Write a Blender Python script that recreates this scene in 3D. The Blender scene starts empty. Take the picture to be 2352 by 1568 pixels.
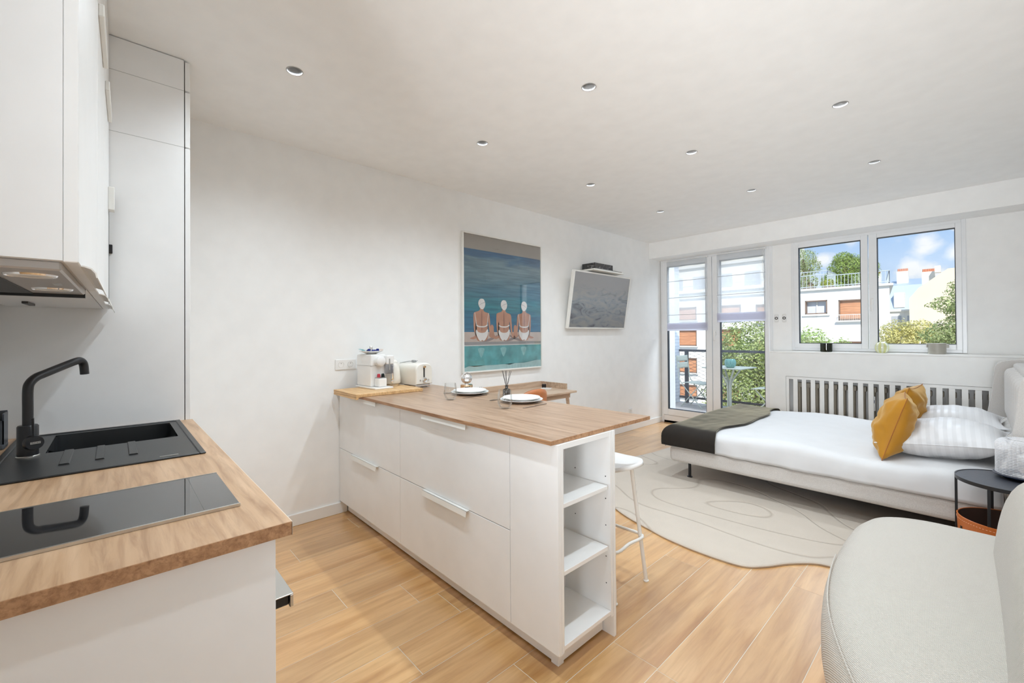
import bpy, bmesh, math, random
from mathutils import Vector, Matrix, noise
R = math.radians
S = bpy.context.scene
COL = S.collection

# ------------------------------------------------------------ camera
cam_d = bpy.data.cameras.new('camera'); cam = bpy.data.objects.new('camera', cam_d); COL.objects.link(cam)
F_PX, CY = 986.87, 763.15
YAW, PIT, ROL = R(47.149), R(0.404), R(-0.373)
fw = Vector((-math.sin(YAW)*math.cos(PIT), math.cos(YAW)*math.cos(PIT), math.sin(PIT)))
rt0 = Vector((math.cos(YAW), math.sin(YAW), 0)); up0 = rt0.cross(fw)
rt = rt0*math.cos(ROL)+up0*math.sin(ROL); up = -rt0*math.sin(ROL)+up0*math.cos(ROL)
m = Matrix((rt, up, -fw)).transposed().to_4x4(); m.translation = (0, 0, 1.36)
cam.matrix_world = m
cam_d.sensor_width = 36; cam_d.lens = 36*F_PX/2352; cam_d.shift_y = -(784-CY)/2352
cam_d.clip_start = 0.02; cam_d.clip_end = 400
S.camera = cam

# ------------------------------------------------------------ world
S.view_settings.view_transform = 'Standard'; S.view_settings.look = 'None'
S.view_settings.gamma = 1; S.view_settings.exposure = 0.86; S.view_settings.use_curve_mapping = False
S.cycles.max_bounces = 10; S.cycles.diffuse_bounces = 7; S.cycles.glossy_bounces = 3
S.cycles.transmission_bounces = 6; S.cycles.transparent_max_bounces = 16
S.cycles.caustics_reflective = False; S.cycles.caustics_refractive = False
S.cycles.sample_clamp_indirect = 6.0
W = bpy.data.worlds.new('sky'); S.world = W; W.use_nodes = True
nt = W.node_tree; nt.nodes.clear()
def N(t, k, **kw):
    n = t.nodes.new(k)
    for a, v in kw.items(): setattr(n, a, v)
    return n
out = N(nt, 'ShaderNodeOutputWorld'); bg = N(nt, 'ShaderNodeBackground'); bg.inputs[1].default_value = 0.62
tc = N(nt, 'ShaderNodeTexCoord'); sep = N(nt, 'ShaderNodeSeparateXYZ'); nt.links.new(tc.outputs['Generated'], sep.inputs[0])
gr = N(nt, 'ShaderNodeValToRGB'); nt.links.new(sep.outputs[2], gr.inputs[0])
gr.color_ramp.elements[0].position = 0.0; gr.color_ramp.elements[0].color = (0.78, 0.88, 0.98, 1)
gr.color_ramp.elements[1].position = 0.22; gr.color_ramp.elements[1].color = (0.30, 0.53, 0.90, 1)
ns = N(nt, 'ShaderNodeTexNoise'); ns.inputs['Scale'].default_value = 15; ns.inputs['Detail'].default_value = 7; ns.inputs['Roughness'].default_value = 0.55
nt.links.new(tc.outputs['Generated'], ns.inputs[0])
big = N(nt, 'ShaderNodeTexNoise'); big.inputs['Scale'].default_value = 3.0; big.inputs['Detail'].default_value = 3; nt.links.new(tc.outputs['Generated'], big.inputs[0])
def wmath(op, a, b_):
    n_ = N(nt, 'ShaderNodeMath', operation=op)
    for i_, v in enumerate((a, b_)):
        if isinstance(v, (int, float)): n_.inputs[i_].default_value = v
        else: nt.links.new(v, n_.inputs[i_])
    return n_.outputs[0]
acc = wmath('MULTIPLY', wmath('SUBTRACT', big.outputs[0], .56), 1.2)
for d_, r_ in (((-.046, .988, .142), .030), ((-.022, .989, .128), .028), ((-.075, .990, .108), .022), ((-.045, .992, .098), .036), ((-.190, .972, .138), .022), ((-.02, .985, .168), .012)):
    dist = N(nt, 'ShaderNodeVectorMath', operation='DISTANCE'); nt.links.new(tc.outputs['Generated'], dist.inputs[0]); dist.inputs[1].default_value = d_
    acc = wmath('MAXIMUM', acc, wmath('SUBTRACT', 1.0, wmath('DIVIDE', dist.outputs['Value'], r_)))
acc = wmath('ADD', acc, wmath('MULTIPLY', wmath('SUBTRACT', ns.outputs[0], .5), 3.0))
cr = N(nt, 'ShaderNodeValToRGB'); cr.color_ramp.elements[0].position = 0.0; cr.color_ramp.elements[1].position = 0.6
nt.links.new(acc, cr.inputs[0])
mx = N(nt, 'ShaderNodeMix', data_type='RGBA'); nt.links.new(cr.outputs[0], mx.inputs[0]); nt.links.new(gr.outputs[0], mx.inputs[6])
mx.inputs[7].default_value = (0.93, 0.95, 0.98, 1)
nt.links.new(mx.outputs[2], bg.inputs[0]); nt.links.new(bg.outputs[0], out.inputs[0])

# ------------------------------------------------------------ lights
def light(kind, name, loc, target, energy, color=(1, 1, 1), **kw):
    d = bpy.data.lights.new(name, kind); o = bpy.data.objects.new(name, d); COL.objects.link(o)
    o.location = loc; d.energy = energy; d.color = color
    o.rotation_euler = (Vector(target)-Vector(loc)).to_track_quat('-Z', 'Y').to_euler()
    for k, v in kw.items(): setattr(d, k, v)
    return o
light('SUN', 'sun', (0, 0, 20), (-4.5, 9, 11.5), 3.1, (1, 0.95, 0.86), angle=R(1.0))
light('AREA', 'added_daylight_fill', (-1.4, 7.7, 3.9), (-1.2, 3.6, 0.3), 165, (0.86, 0.93, 1.0), shape='RECTANGLE', size=4.2, size_y=1.7)  # added area light above the view, strengthens the sky light through the windows
light('AREA', 'added_ceiling_fill', (0.35, -1.35, 1.15), (-0.72, 3.0, 2.74), 13.5, (0.90, 0.95, 1.0), shape='RECTANGLE', size=0.8, size_y=0.8, spread=R(64))  # added light behind the camera, aimed up to brighten the ceiling
light('AREA', 'added_rear_fill', (0.33, -1.45, 1.6), (-0.9, 3.0, 1.0), 3.6, (0.88, 0.94, 1.0), shape='RECTANGLE', size=0.5, size_y=1.6, spread=R(60))  # added light behind the camera for the island fronts, no actual lamp there
for x in (-2.39, -1.45, -.54):
    for y in (.69, 1.94, 3.215, 4.5):
        light('SPOT', 'downlight_fill', (x, y, 2.735), (x, y, 0), 25 if y < 4 else 12, (0.80, 0.91, 1.0), spot_size=R(150), spot_blend=1.0, shadow_soft_size=.035)  # added fill light placed at the recessed fixtures, which look switched off
for i, (x, w) in enumerate(((-2.57, 1.5), (-0.81, 1.5))):
    p = light('AREA', 'window_portal', (x, 6.5, 1.5 if i == 0 else 1.85), (x, 0, 1.5 if i == 0 else 1.85), 1, shape='RECTANGLE', size=w, size_y=2.4 if i == 0 else 1.35)
    p.data.cycles.is_portal = True

# ------------------------------------------------------------ materials
MATS = {}
def mat(name, col=(0.8, 0.8, 0.8), rough=0.5, metal=0.0, spec=0.5, var=0.0, vscale=8, bump=0.0, bscale=200, sheen=0.0, coat=0.0, alpha=None, sheen_tint=None, sheen_rough=0.5):
    if name in MATS: return MATS[name]
    M = bpy.data.materials.new(name); M.use_nodes = True; t = M.node_tree; b = t.nodes['Principled BSDF']
    b.inputs['Base Color'].default_value = (*col, 1); b.inputs['Roughness'].default_value = rough; b.inputs['Metallic'].default_value = metal
    b.inputs['Specular IOR Level'].default_value = spec
    if sheen: b.inputs['Sheen Weight'].default_value = sheen; b.inputs['Sheen Roughness'].default_value = sheen_rough
    if sheen_tint: b.inputs['Sheen Tint'].default_value = (*sheen_tint, 1)
    if coat: b.inputs['Coat Weight'].default_value = coat
    tcn = N(t, 'ShaderNodeTexCoord')
    nz = N(t, 'ShaderNodeTexNoise'); nz.inputs['Scale'].default_value = vscale; nz.inputs['Detail'].default_value = 4
    t.links.new(tcn.outputs['Object'], nz.inputs[0])
    v = var or 0.02
    rp = N(t, 'ShaderNodeValToRGB'); rp.color_ramp.elements[0].color = (*[c*(1-v) for c in col], 1); rp.color_ramp.elements[1].color = (*[min(1, c*(1+v)) for c in col], 1)
    rp.color_ramp.elements[0].position = .3; rp.color_ramp.elements[1].position = .7
    t.links.new(nz.outputs[0], rp.inputs[0]); t.links.new(rp.outputs[0], b.inputs['Base Color'])
    if bump:
        n2 = N(t, 'ShaderNodeTexNoise'); n2.inputs['Scale'].default_value = bscale; n2.inputs['Detail'].default_value = 3
        t.links.new(tcn.outputs['Object'], n2.inputs[0])
        bp = N(t, 'ShaderNodeBump'); bp.inputs['Strength'].default_value = bump; bp.inputs['Distance'].default_value = 0.003
        t.links.new(n2.outputs[0], bp.inputs['Height']); t.links.new(bp.outputs[0], b.inputs['Normal'])
    MATS[name] = M; return M
def nodes_of(M): return M.node_tree, M.node_tree.nodes['Principled BSDF']
def wood(name, dark, light_, axis=0, rough=0.4, grain=1.0, scale=1.0, island=False, streak=(.66, .60, .55)):
    M = bpy.data.materials.new(name); M.use_nodes = True; t, b = nodes_of(M)
    b.inputs['Roughness'].default_value = rough
    c = N(t, 'ShaderNodeTexCoord'); mpn = N(t, 'ShaderNodeMapping')
    sc = [14*scale]*3; sc[axis] = 1.1*scale; mpn.inputs['Scale'].default_value = sc
    t.links.new(c.outputs['Object'], mpn.inputs[0])
    n1 = N(t, 'ShaderNodeTexNoise'); n1.inputs['Scale'].default_value = 1.0; n1.inputs['Detail'].default_value = 6; n1.inputs['Distortion'].default_value = 1.2*grain
    if island:
        g = N(t, 'ShaderNodeNewGeometry'); mul = N(t, 'ShaderNodeMath', operation='MULTIPLY'); mul.inputs[1].default_value = 40
        t.links.new(g.outputs['Random Per Island'], mul.inputs[0]); cx = N(t, 'ShaderNodeCombineXYZ')
        for i in range(3): t.links.new(mul.outputs[0], cx.inputs[i])
        ad = N(t, 'ShaderNodeVectorMath', operation='ADD'); t.links.new(mpn.outputs[0], ad.inputs[0]); t.links.new(cx.outputs[0], ad.inputs[1])
        t.links.new(ad.outputs[0], n1.inputs[0])
    else: t.links.new(mpn.outputs[0], n1.inputs[0])
    rp = N(t, 'ShaderNodeValToRGB'); rp.color_ramp.elements[0].position = .28; rp.color_ramp.elements[1].position = .62
    rp.color_ramp.elements[0].color = (*dark, 1); rp.color_ramp.elements[1].color = (*light_, 1)
    t.links.new(n1.outputs[0], rp.inputs[0])
    n3 = N(t, 'ShaderNodeTexNoise'); n3.inputs['Scale'].default_value = 3.2; n3.inputs['Detail'].default_value = 8; n3.inputs['Roughness'].default_value = .62; n3.inputs['Distortion'].default_value = .5*grain
    t.links.new(mpn.outputs[0], n3.inputs[0])
    r3 = N(t, 'ShaderNodeValToRGB'); r3.color_ramp.elements[0].position = .3; r3.color_ramp.elements[0].color = (*streak, 1); r3.color_ramp.elements[1].position = .56; r3.color_ramp.elements[1].color = (1, 1, 1, 1)
    t.links.new(n3.outputs[0], r3.inputs[0])
    mm = N(t, 'ShaderNodeMix', data_type='RGBA', blend_type='MULTIPLY'); mm.inputs[0].default_value = 1
    t.links.new(rp.outputs[0], mm.inputs[6]); t.links.new(r3.outputs[0], mm.inputs[7])
    last = mm.outputs[2]
    if island:
        hs = N(t, 'ShaderNodeHueSaturation'); mr = N(t, 'ShaderNodeMapRange'); mr.inputs['To Min'].default_value = .86; mr.inputs['To Max'].default_value = 1.10
        t.links.new(g.outputs['Random Per Island'], mr.inputs[0]); t.links.new(mr.outputs[0], hs.inputs['Value']); t.links.new(last, hs.inputs['Color']); last = hs.outputs[0]
    t.links.new(last, b.inputs['Base Color'])
    bp = N(t, 'ShaderNodeBump'); bp.inputs['Strength'].default_value = .12; bp.inputs['Distance'].default_value = .002
    t.links.new(n3.outputs[0], bp.inputs['Height']); t.links.new(bp.outputs[0], b.inputs['Normal'])
    MATS[name] = M; return M
def glass(name, tint=(1, 1, 1), gloss=0.06, rough=0.0):
    M = bpy.data.materials.new(name); M.use_nodes = True; t = M.node_tree; t.nodes.clear()
    o = N(t, 'ShaderNodeOutputMaterial'); tr = N(t, 'ShaderNodeBsdfTransparent'); tr.inputs[0].default_value = (*tint, 1)
    gl = N(t, 'ShaderNodeBsdfGlossy'); gl.inputs['Roughness'].default_value = rough
    mx_ = N(t, 'ShaderNodeMixShader'); lw = N(t, 'ShaderNodeLayerWeight'); lw.inputs[0].default_value = 0.25
    mu = N(t, 'ShaderNodeMath', operation='MULTIPLY_ADD'); mu.inputs[1].default_value = .34; mu.inputs[2].default_value = gloss
    t.links.new(lw.outputs['Fresnel'], mu.inputs[0]); t.links.new(mu.outputs[0], mx_.inputs[0])
    t.links.new(tr.outputs[0], mx_.inputs[1]); t.links.new(gl.outputs[0], mx_.inputs[2]); t.links.new(mx_.outputs[0], o.inputs[0])
    MATS[name] = M; return M
def pane_mat():
    M = bpy.data.materials.new('window_glass'); M.use_nodes = True; t = M.node_tree; t.nodes.clear()
    o = N(t, 'ShaderNodeOutputMaterial'); tr = N(t, 'ShaderNodeBsdfTransparent'); tr.inputs[0].default_value = (.97, .98, .98, 1)
    gl = N(t, 'ShaderNodeBsdfGlossy'); gl.inputs['Roughness'].default_value = 0.0
    mx_ = N(t, 'ShaderNodeMixShader'); mx_.inputs[0].default_value = .05
    t.links.new(tr.outputs[0], mx_.inputs[1]); t.links.new(gl.outputs[0], mx_.inputs[2]); t.links.new(mx_.outputs[0], o.inputs[0])
    return M
def sheer_mat(name, op, col=(.93, .95, 1.0)):
    M = bpy.data.materials.new(name); M.use_nodes = True; t = M.node_tree; t.nodes.clear()
    o = N(t, 'ShaderNodeOutputMaterial'); tr = N(t, 'ShaderNodeBsdfTransparent')
    tl = N(t, 'ShaderNodeBsdfTranslucent'); tl.inputs[0].default_value = (*col, 1); df = N(t, 'ShaderNodeBsdfDiffuse'); df.inputs[0].default_value = (*col, 1)
    m1 = N(t, 'ShaderNodeMixShader'); m1.inputs[0].default_value = .35; m2 = N(t, 'ShaderNodeMixShader'); m2.inputs[0].default_value = op
    t.links.new(tl.outputs[0], m1.inputs[1]); t.links.new(df.outputs[0], m1.inputs[2])
    t.links.new(tr.outputs[0], m2.inputs[1]); t.links.new(m1.outputs[0], m2.inputs[2]); t.links.new(m2.outputs[0], o.inputs[0])
    return M

WALL = mat('wall_paint', (.87, .868, .855), .6, bump=.03, bscale=300)
CEIL = mat('ceiling_paint', (.90, .905, .90), .7)
TRIM = mat('white_trim', (.83, .83, .81), .35)
UPVC = mat('white_upvc', (.80, .81, .82), .25)
CAB = mat('white_cabinet', (.83, .83, .825), .38)
CABP = mat('white_cabinet_edge', (.84, .84, .83), .3)
GAP = mat('shadow_gap', (.03, .03, .03), .8)
BLACK = mat('black_metal', (.012, .012, .014), .38)
BLK2 = mat('matte_black_composite', (.018, .019, .020), .34, bump=.12, bscale=900)
GASKET = mat('black_gasket', (.02, .025, .035), .5)
CHROME = mat('chrome', (.85, .85, .86), .08, 1.0)
BRASS = mat('gold_mirror', (.78, .56, .36), .08, 1.0)
STEEL = mat('brushed_steel', (.62, .61, .58), .3, 1.0)
CREAM = mat('cream_enamel', (.82, .79, .72), .12, coat=.5)
PORC = mat('white_porcelain', (.80, .79, .77), .15)
WPLAST = mat('white_plastic', (.80, .79, .77), .3)
WMET = mat('white_powder_coat', (.80, .79, .75), .35)
GLASS = glass('clear_drinking_glass', (.985, .99, .99), .02)
PANE = pane_mat()
OAKK = wood('oak_worktop', (.42, .245, .125), (.60, .40, .245), 0, .38, 1.3)
OAKE = wood('oak_worktop_edge', (.30, .15, .07), (.46, .26, .135), 0, .5, 1.0, 3)
OAKP = wood('oak_island_top', (.31, .195, .12), (.42, .285, .19), 0, .33, 1.3)
BAMB = wood('bamboo', (.62, .37, .16), (.72, .47, .23), 0, .45, .2, 2)
DESKW = wood('pale_oak', (.50, .36, .25), (.60, .45, .33), 1, .5, 1)
FLOORM = wood('plank_tile', (.47, .23, .070), (.67, .40, .170), 1, .33, 1.0, .8, True, (.80, .74, .68))
nodes_of(FLOORM)[1].inputs['Coat Weight'].default_value = 1.0; nodes_of(FLOORM)[1].inputs['Coat IOR'].default_value = 1.68; nodes_of(FLOORM)[1].inputs['Coat Roughness'].default_value = .30
GROUT = mat('grout', (.66, .60, .50), .8)

# ------------------------------------------------------------ builders
class MB:
    def __init__(s): s.bm = bmesh.new(); s.mi = 0
    def _tag(s, faces):
        for f in faces: f.material_index = s.mi
    def box(s, x0, x1, y0, y1, z0, z1, bev=0.0, seg=2, M=None):
        r = bmesh.ops.create_cube(s.bm, size=1.0)
        vs = r['verts']
        for v in vs: v.co = Vector(((x0+x1)/2+v.co.x*(x1-x0), (y0+y1)/2+v.co.y*(y1-y0), (z0+z1)/2+v.co.z*(z1-z0)))
        fs = set(f for v in vs for f in v.link_faces)
        if bev > 0:
            es = set(e for v in vs for e in v.link_edges)
            rr = bmesh.ops.bevel(s.bm, geom=list(es), offset=bev, segments=seg, affect='EDGES', profile=.6)
            fs = set(rr['faces']) | set(f for f in fs if f.is_valid)
            vs = list(set(v for f in fs for v in f.verts))
        if M is not None:
            for v in vs: v.co = M @ v.co
        s._tag(fs); return s
    def tube(s, pts, r, n=12, cap=True, closed=False):
        pts = [Vector(p) for p in pts]; rs = r if isinstance(r, (list, tuple)) else [r]*len(pts)
        rings = []; prev = None
        for i, p in enumerate(pts):
            a = pts[i-1] if i > 0 else (pts[-1] if closed else p); b = pts[i+1] if i < len(pts)-1 else (pts[0] if closed else p)
            d = (b-a).normalized() if (b-a).length > 1e-9 else Vector((0, 0, 1))
            if prev is None:
                h = Vector((0, 0, 1)) if abs(d.z) < .9 else Vector((1, 0, 0)); u = d.cross(h).normalized()
            else: u = (prev-d*prev.dot(d)).normalized()
            w = d.cross(u); prev = u
            rings.append([s.bm.verts.new(p+(u*math.cos(2*math.pi*k/n)+w*math.sin(2*math.pi*k/n))*rs[i]) for k in range(n)])
        fs = []
        L = len(rings); rng = range(L if closed else L-1)
        for i in rng:
            A, B = rings[i], rings[(i+1) % L]
            for k in range(n): fs.append(s.bm.faces.new((A[k], A[(k+1) % n], B[(k+1) % n], B[k])))
        if cap and not closed:
            fs.append(s.bm.faces.new(rings[0][::-1])); fs.append(s.bm.faces.new(rings[-1]))
        for f in fs: f.smooth = True
        s._tag(fs); return s
    def lathe(s, prof, cx=0, cy=0, cz=0, n=32, M=None, sx=1, sy=1):
        rings = []
        for r_, z_ in prof:
            if r_ < 1e-5: rings.append([s.bm.verts.new((cx, cy, cz+z_))])
            else: rings.append([s.bm.verts.new((cx+sx*r_*math.cos(2*math.pi*k/n), cy+sy*r_*math.sin(2*math.pi*k/n), cz+z_)) for k in range(n)])
        fs = []
        for A, B in zip(rings, rings[1:]):
            for k in range(n):
                k2 = (k+1) % n
                if len(A) == 1 and len(B) == 1: continue
                if len(A) == 1: fs.append(s.bm.faces.new((A[0], B[k2], B[k])))
                elif len(B) == 1: fs.append(s.bm.faces.new((A[k], A[k2], B[0])))
                else: fs.append(s.bm.faces.new((A[k], A[k2], B[k2], B[k])))
        if M is not None:
            for r_ in rings:
                for v in r_: v.co = M @ v.co
        for f in fs: f.smooth = True
        s._tag(fs); return s
    def grid(s, fn, nu, nv, smooth=True, closeu=False):
        V = [[s.bm.verts.new(fn(i/nu, j/nv)) for j in range(nv+1)] for i in range(nu if closeu else nu+1)]
        fs = []
        for i in range(nu):
            A = V[i]; B = V[(i+1) % len(V)]
            for j in range(nv): fs.append(s.bm.faces.new((A[j], B[j], B[j+1], A[j+1])))
        for f in fs: f.smooth = smooth
        s._tag(fs); return s
    def prism(s, poly, axis, a, b):
        def mk(p, t):
            q = [p[0], p[1]]; q.insert(axis, t); return s.bm.verts.new(q)
        A = [mk(p, a) for p in poly]; B = [mk(p, b) for p in poly]; n = len(poly)
        fs = [s.bm.faces.new(A[::-1]), s.bm.faces.new(B)] + [s.bm.faces.new((A[i], A[(i+1) % n], B[(i+1) % n], B[i])) for i in range(n)]
        s._tag(fs); return s
    def poly(s, pts):
        f = s.bm.faces.new([s.bm.verts.new(p) for p in pts]); s._tag([f]); return s
    def mesh(s, name, mats):
        bmesh.ops.recalc_face_normals(s.bm, faces=s.bm.faces)
        for e in s.bm.edges:
            if len(e.link_faces) == 2 and e.calc_face_angle(0) > .75: e.smooth = False
        me = bpy.data.meshes.new(name); s.bm.to_mesh(me); s.bm.free()
        for m_ in (mats if isinstance(mats, (list, tuple)) else [mats]): me.materials.append(m_)
        return me
def tag(o, label=None, cat=None, group=None, kind=None):
    if label: o['label'] = label
    if cat: o['category'] = cat
    if group: o['group'] = group
    if kind: o['kind'] = kind
    return o
def thing(name, label, cat, loc=(0, 0, 0), rz=0.0, group=None):
    o = bpy.data.objects.new(name, None); COL.objects.link(o); o.location = loc; o.rotation_euler = (0, 0, rz)
    o.empty_display_size = .1
    return tag(o, label, cat, group)
def world_of(o):
    M = Matrix.Translation(o.location) @ o.rotation_euler.to_matrix().to_4x4()
    return world_of(o.parent) @ M if o.parent else M
def obj(name, mb, mats, parent=None, world=False, label=None, sub=0):
    """world=True: the geometry was written in room coordinates"""
    if world and parent is not None: mb.bm.transform(world_of(parent).inverted())
    me = mb.mesh(name, mats); o = bpy.data.objects.new(name, me); COL.objects.link(o)
    if parent is not None: o.parent = parent
    if label: o['label'] = label
    if sub:
        md = o.modifiers.new('subdivision', 'SUBSURF'); md.levels = sub; md.render_levels = sub
    return o
def single(name, mb, mats, label, cat, loc=None, group=None, kind=None, sub=0):
    if loc is not None: mb.bm.transform(Matrix.Translation(-Vector(loc)))
    o = obj(name, mb, mats, sub=sub)
    if loc is not None: o.location = loc
    return tag(o, label, cat, group, kind)
def struct(name, mb, mats, parent=None):
    o = obj(name, mb, mats, parent)
    if parent is None: o['kind'] = 'structure'
    return o
def dup(root, loc, rz=None, label=None, group=None):
    r = root.copy(); COL.objects.link(r); r.location = loc
    if rz is not None: r.rotation_euler = (0, 0, rz)
    if label: r['label'] = label
    if group: r['group'] = group
    for ch in [c for c in root.children]:
        c = ch.copy(); COL.objects.link(c); c.parent = r
        for g in [q for q in ch.children]:
            d = g.copy(); COL.objects.link(d); d.parent = c
    return r
def nz(x, y, z=0): return noise.noise(Vector((x, y, z)))
def text_mb(txt, size, M, depth=.0008, spacing=1.0):
    cu = bpy.data.curves.new('lettering', 'FONT'); cu.body = txt; cu.size = size; cu.extrude = depth; cu.align_x = 'CENTER'; cu.align_y = 'CENTER'; cu.space_character = spacing
    to = bpy.data.objects.new('lettering', cu); me = bpy.data.meshes.new_from_object(to)
    mb = MB(); mb.bm.from_mesh(me); mb.bm.transform(M); bpy.data.objects.remove(to); bpy.data.curves.remove(cu); bpy.data.meshes.remove(me)
    return mb
def smoothloop(pts, per=8):
    n = len(pts); o = []
    for i in range(n):
        p0, p1, p2, p3 = [Vector(pts[(i+k-1) % n]) for k in range(4)]
        for j in range(per):
            t = j/per
            o.append(.5*((2*p1)+(-p0+p2)*t+(2*p0-5*p1+4*p2-p3)*t*t+(-p0+3*p1-3*p2+p3)*t**3))
    return o
def smoothline(pts, per=8):
    n = len(pts); o = []
    for i in range(n-1):
        p0, p1, p2, p3 = [Vector(pts[min(max(i+k-1, 0), n-1)]) for k in range(4)]
        for j in range(per):
            t = j/per
            o.append(.5*((2*p1)+(-p0+p2)*t+(2*p0-5*p1+4*p2-p3)*t*t+(-p0+3*p1-3*p2+p3)*t**3))
    o.append(Vector(pts[-1])); return o

# ============================================================ ROOM SHELL
XL, XR, YW, H = -3.35, 0.60, 6.30, 2.74
# floor planks
fl = MB(); pw = .2105; random.seed(4)
known = {0: 1.283, 1: .828, 4: .861, 6: 1.256, 7: .913, 9: 1.215, 11: 2.895}
k = -1
while True:
    x0 = -3.208+k*pw; x1 = x0+pw
    if x0 > XR: break
    y = known.get(k, random.uniform(0, 1.25)); L = 1.279
    while y > -1.9: y -= L
    while y < 6.3:
        a, b = max(y, -1.9), min(y+L, 6.3)
        if b > a: fl.box(max(x0+.0017, XL), min(x1-.0017, XR), a+.0017, b-.0017, -.0024, 0)
        y += L
    k += 1
fo = struct('floor', fl, FLOORM)
fb = MB(); fb.box(XL, XR, -1.9, 6.9, -.03, -.0010); obj('grout', fb, GROUT, fo)
# walls
w = MB(); w.box(XL-.25, XL, -.35, 6.75, 0, 2.95); struct('wall_left', w, WALL)
w = MB(); w.box(XR, XR+.25, -2.15, 6.75, 0, 2.95); struct('wall_right', w, WALL)
w = MB(); w.box(XL, -1.0, -.45, -.345, 0, 2.95); w.box(-1.1, -1.0, -1.9, -.45, 0, 2.95); struct('wall_kitchen', w, WALL)
w = MB(); w.box(-1.1, XR, -2.15, -1.9, 0, 2.95); struct('wall_back', w, WALL)
w = MB()
w.box(XL-.25, XR+.25, YW, YW+.25, 2.51, 2.95)              # lintel
w.box(-1.79, -1.577, YW, YW+.25, 0, 2.51)                  # pier between door and window
w.box(-1.577, -.053, YW, YW+.25, 0, 1.15)                  # under the window
w.box(-.053, XR, YW, YW+.25, 0, 2.51)
w.box(XL-.25, XL, YW, YW+.25, 0, 2.51)
struct('wall_front', w, WALL)
w = MB(); w.box(XL, XR, 5.95, YW, 2.505, H); struct('trim_1', w, WALL)
# ceiling with round recesses
spots = [(x, y) for x in (-2.39, -1.45, -.54) for y in (.69, 1.94, 3.215, 4.5)]
c = MB(); bm = c.bm; hw = .07
xs = sorted(set([XL-.25, XR+.25] + [v for x in (-2.39, -1.45, -.54) for v in (x-hw, x+hw)]))
ys = sorted(set([-2.15, 6.55] + [v for y in (.69, 1.94, 3.215, 4.5) for v in (y-hw, y+hw)]))
for i in range(len(xs)-1):
    for j in range(len(ys)-1):
        cx, cy = (xs[i]+xs[i+1])/2, (ys[j]+ys[j+1])/2
        if any(abs(cx-sx) < .01 and abs(cy-sy) < .01 for sx, sy in spots):
            n = 32; rr = .037
            A, B = [], []
            for q in range(n):
                a = 2*math.pi*(q+.5)/n; dx, dy = math.cos(a), math.sin(a); s_ = hw/max(abs(dx), abs(dy))
                A.append(bm.verts.new((cx+dx*s_, cy+dy*s_, H))); B.append(bm.verts.new((cx+dx*rr, cy+dy*rr, H)))
            for q in range(n): bm.faces.new((A[q], A[(q+1) % n], B[(q+1) % n], B[q]))
            for q in (3, 11, 19, 27):
                bm.faces.new((A[q], A[(q+1) % n], bm.verts.new((cx+hw*(1 if math.cos(2*math.pi*(q+1)/n) > 0 else -1), cy+hw*(1 if math.sin(2*math.pi*(q+1)/n) > 0 else -1), H))))
        else: c.poly([(xs[i], ys[j], H), (xs[i+1], ys[j], H), (xs[i+1], ys[j+1], H), (xs[i], ys[j+1], H)])
c.box(XL-.25, XR+.25, -2.15, 6.55, 2.95, 3.05)
struct('ceiling', c, CEIL)
# baseboards
def baseb(name, x0, x1, y0, y1):
    b = MB(); b.box(x0, x1, y0, y1, 0, .085, .003, 1); struct(name, b, TRIM)
baseb('baseboard_left', XL, XL+.014, .31, 1.335); baseb('baseboard_left', XL, XL+.014, 1.70, 6.30)
baseb('baseboard_right', XR-.014, XR, -1.9, 6.1)
# spotlights
lens = mat('spotlight_lens', (.30, .30, .29), .3); can = mat('spotlight_reflector', (.38, .37, .36), .45)
def spot(loc, label):
    t = thing('recessed_spotlight', label, 'ceiling light', loc, group='ceiling spotlights')
    b = MB(); b.lathe([(.0405, -.0005), (.0405, -.002), (.036, -.002), (.036, .0), (.030, .045)]); obj('reflector', b, can, t)
    b = MB(); b.lathe([(.030, .045), (.024, .043), (0, .041)]); obj('lamp', b, lens, t)
    return t
sl = {(0, 0): 'round recessed ceiling spotlight nearest the tall kitchen cabinets', (0, 1): 'round ceiling spotlight, second along the picture wall from the kitchen', (0, 2): 'round ceiling spotlight, third along the picture wall from the kitchen', (0, 3): 'round ceiling spotlight in the far corner before the balcony door',
      (1, 1): 'round ceiling spotlight over the middle of the island end', (1, 2): 'round ceiling spotlight in the centre of the room beyond the island', (1, 3): 'round ceiling spotlight before the window beam, middle row',
      (2, 2): 'round ceiling spotlight nearest the sofa, at the right of the picture', (2, 3): 'round ceiling spotlight over the bed near the window beam'}
first = None
for i, x in enumerate((-2.39, -1.45, -.54)):
    for j, y in enumerate((.69, 1.94, 3.215, 4.5)):
        lab = sl.get((i, j), 'round ceiling spotlight behind the camera over the passage' if (i, j) != (1, 0) else 'round ceiling spotlight over the kitchen aisle') if (i, j) != (2, 0) else 'round ceiling spotlight above the passage, close to the right wall'
        if first is None: first = spot((x, y, H), lab)
        else: dup(first, (x, y, H), 0, lab)

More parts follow.
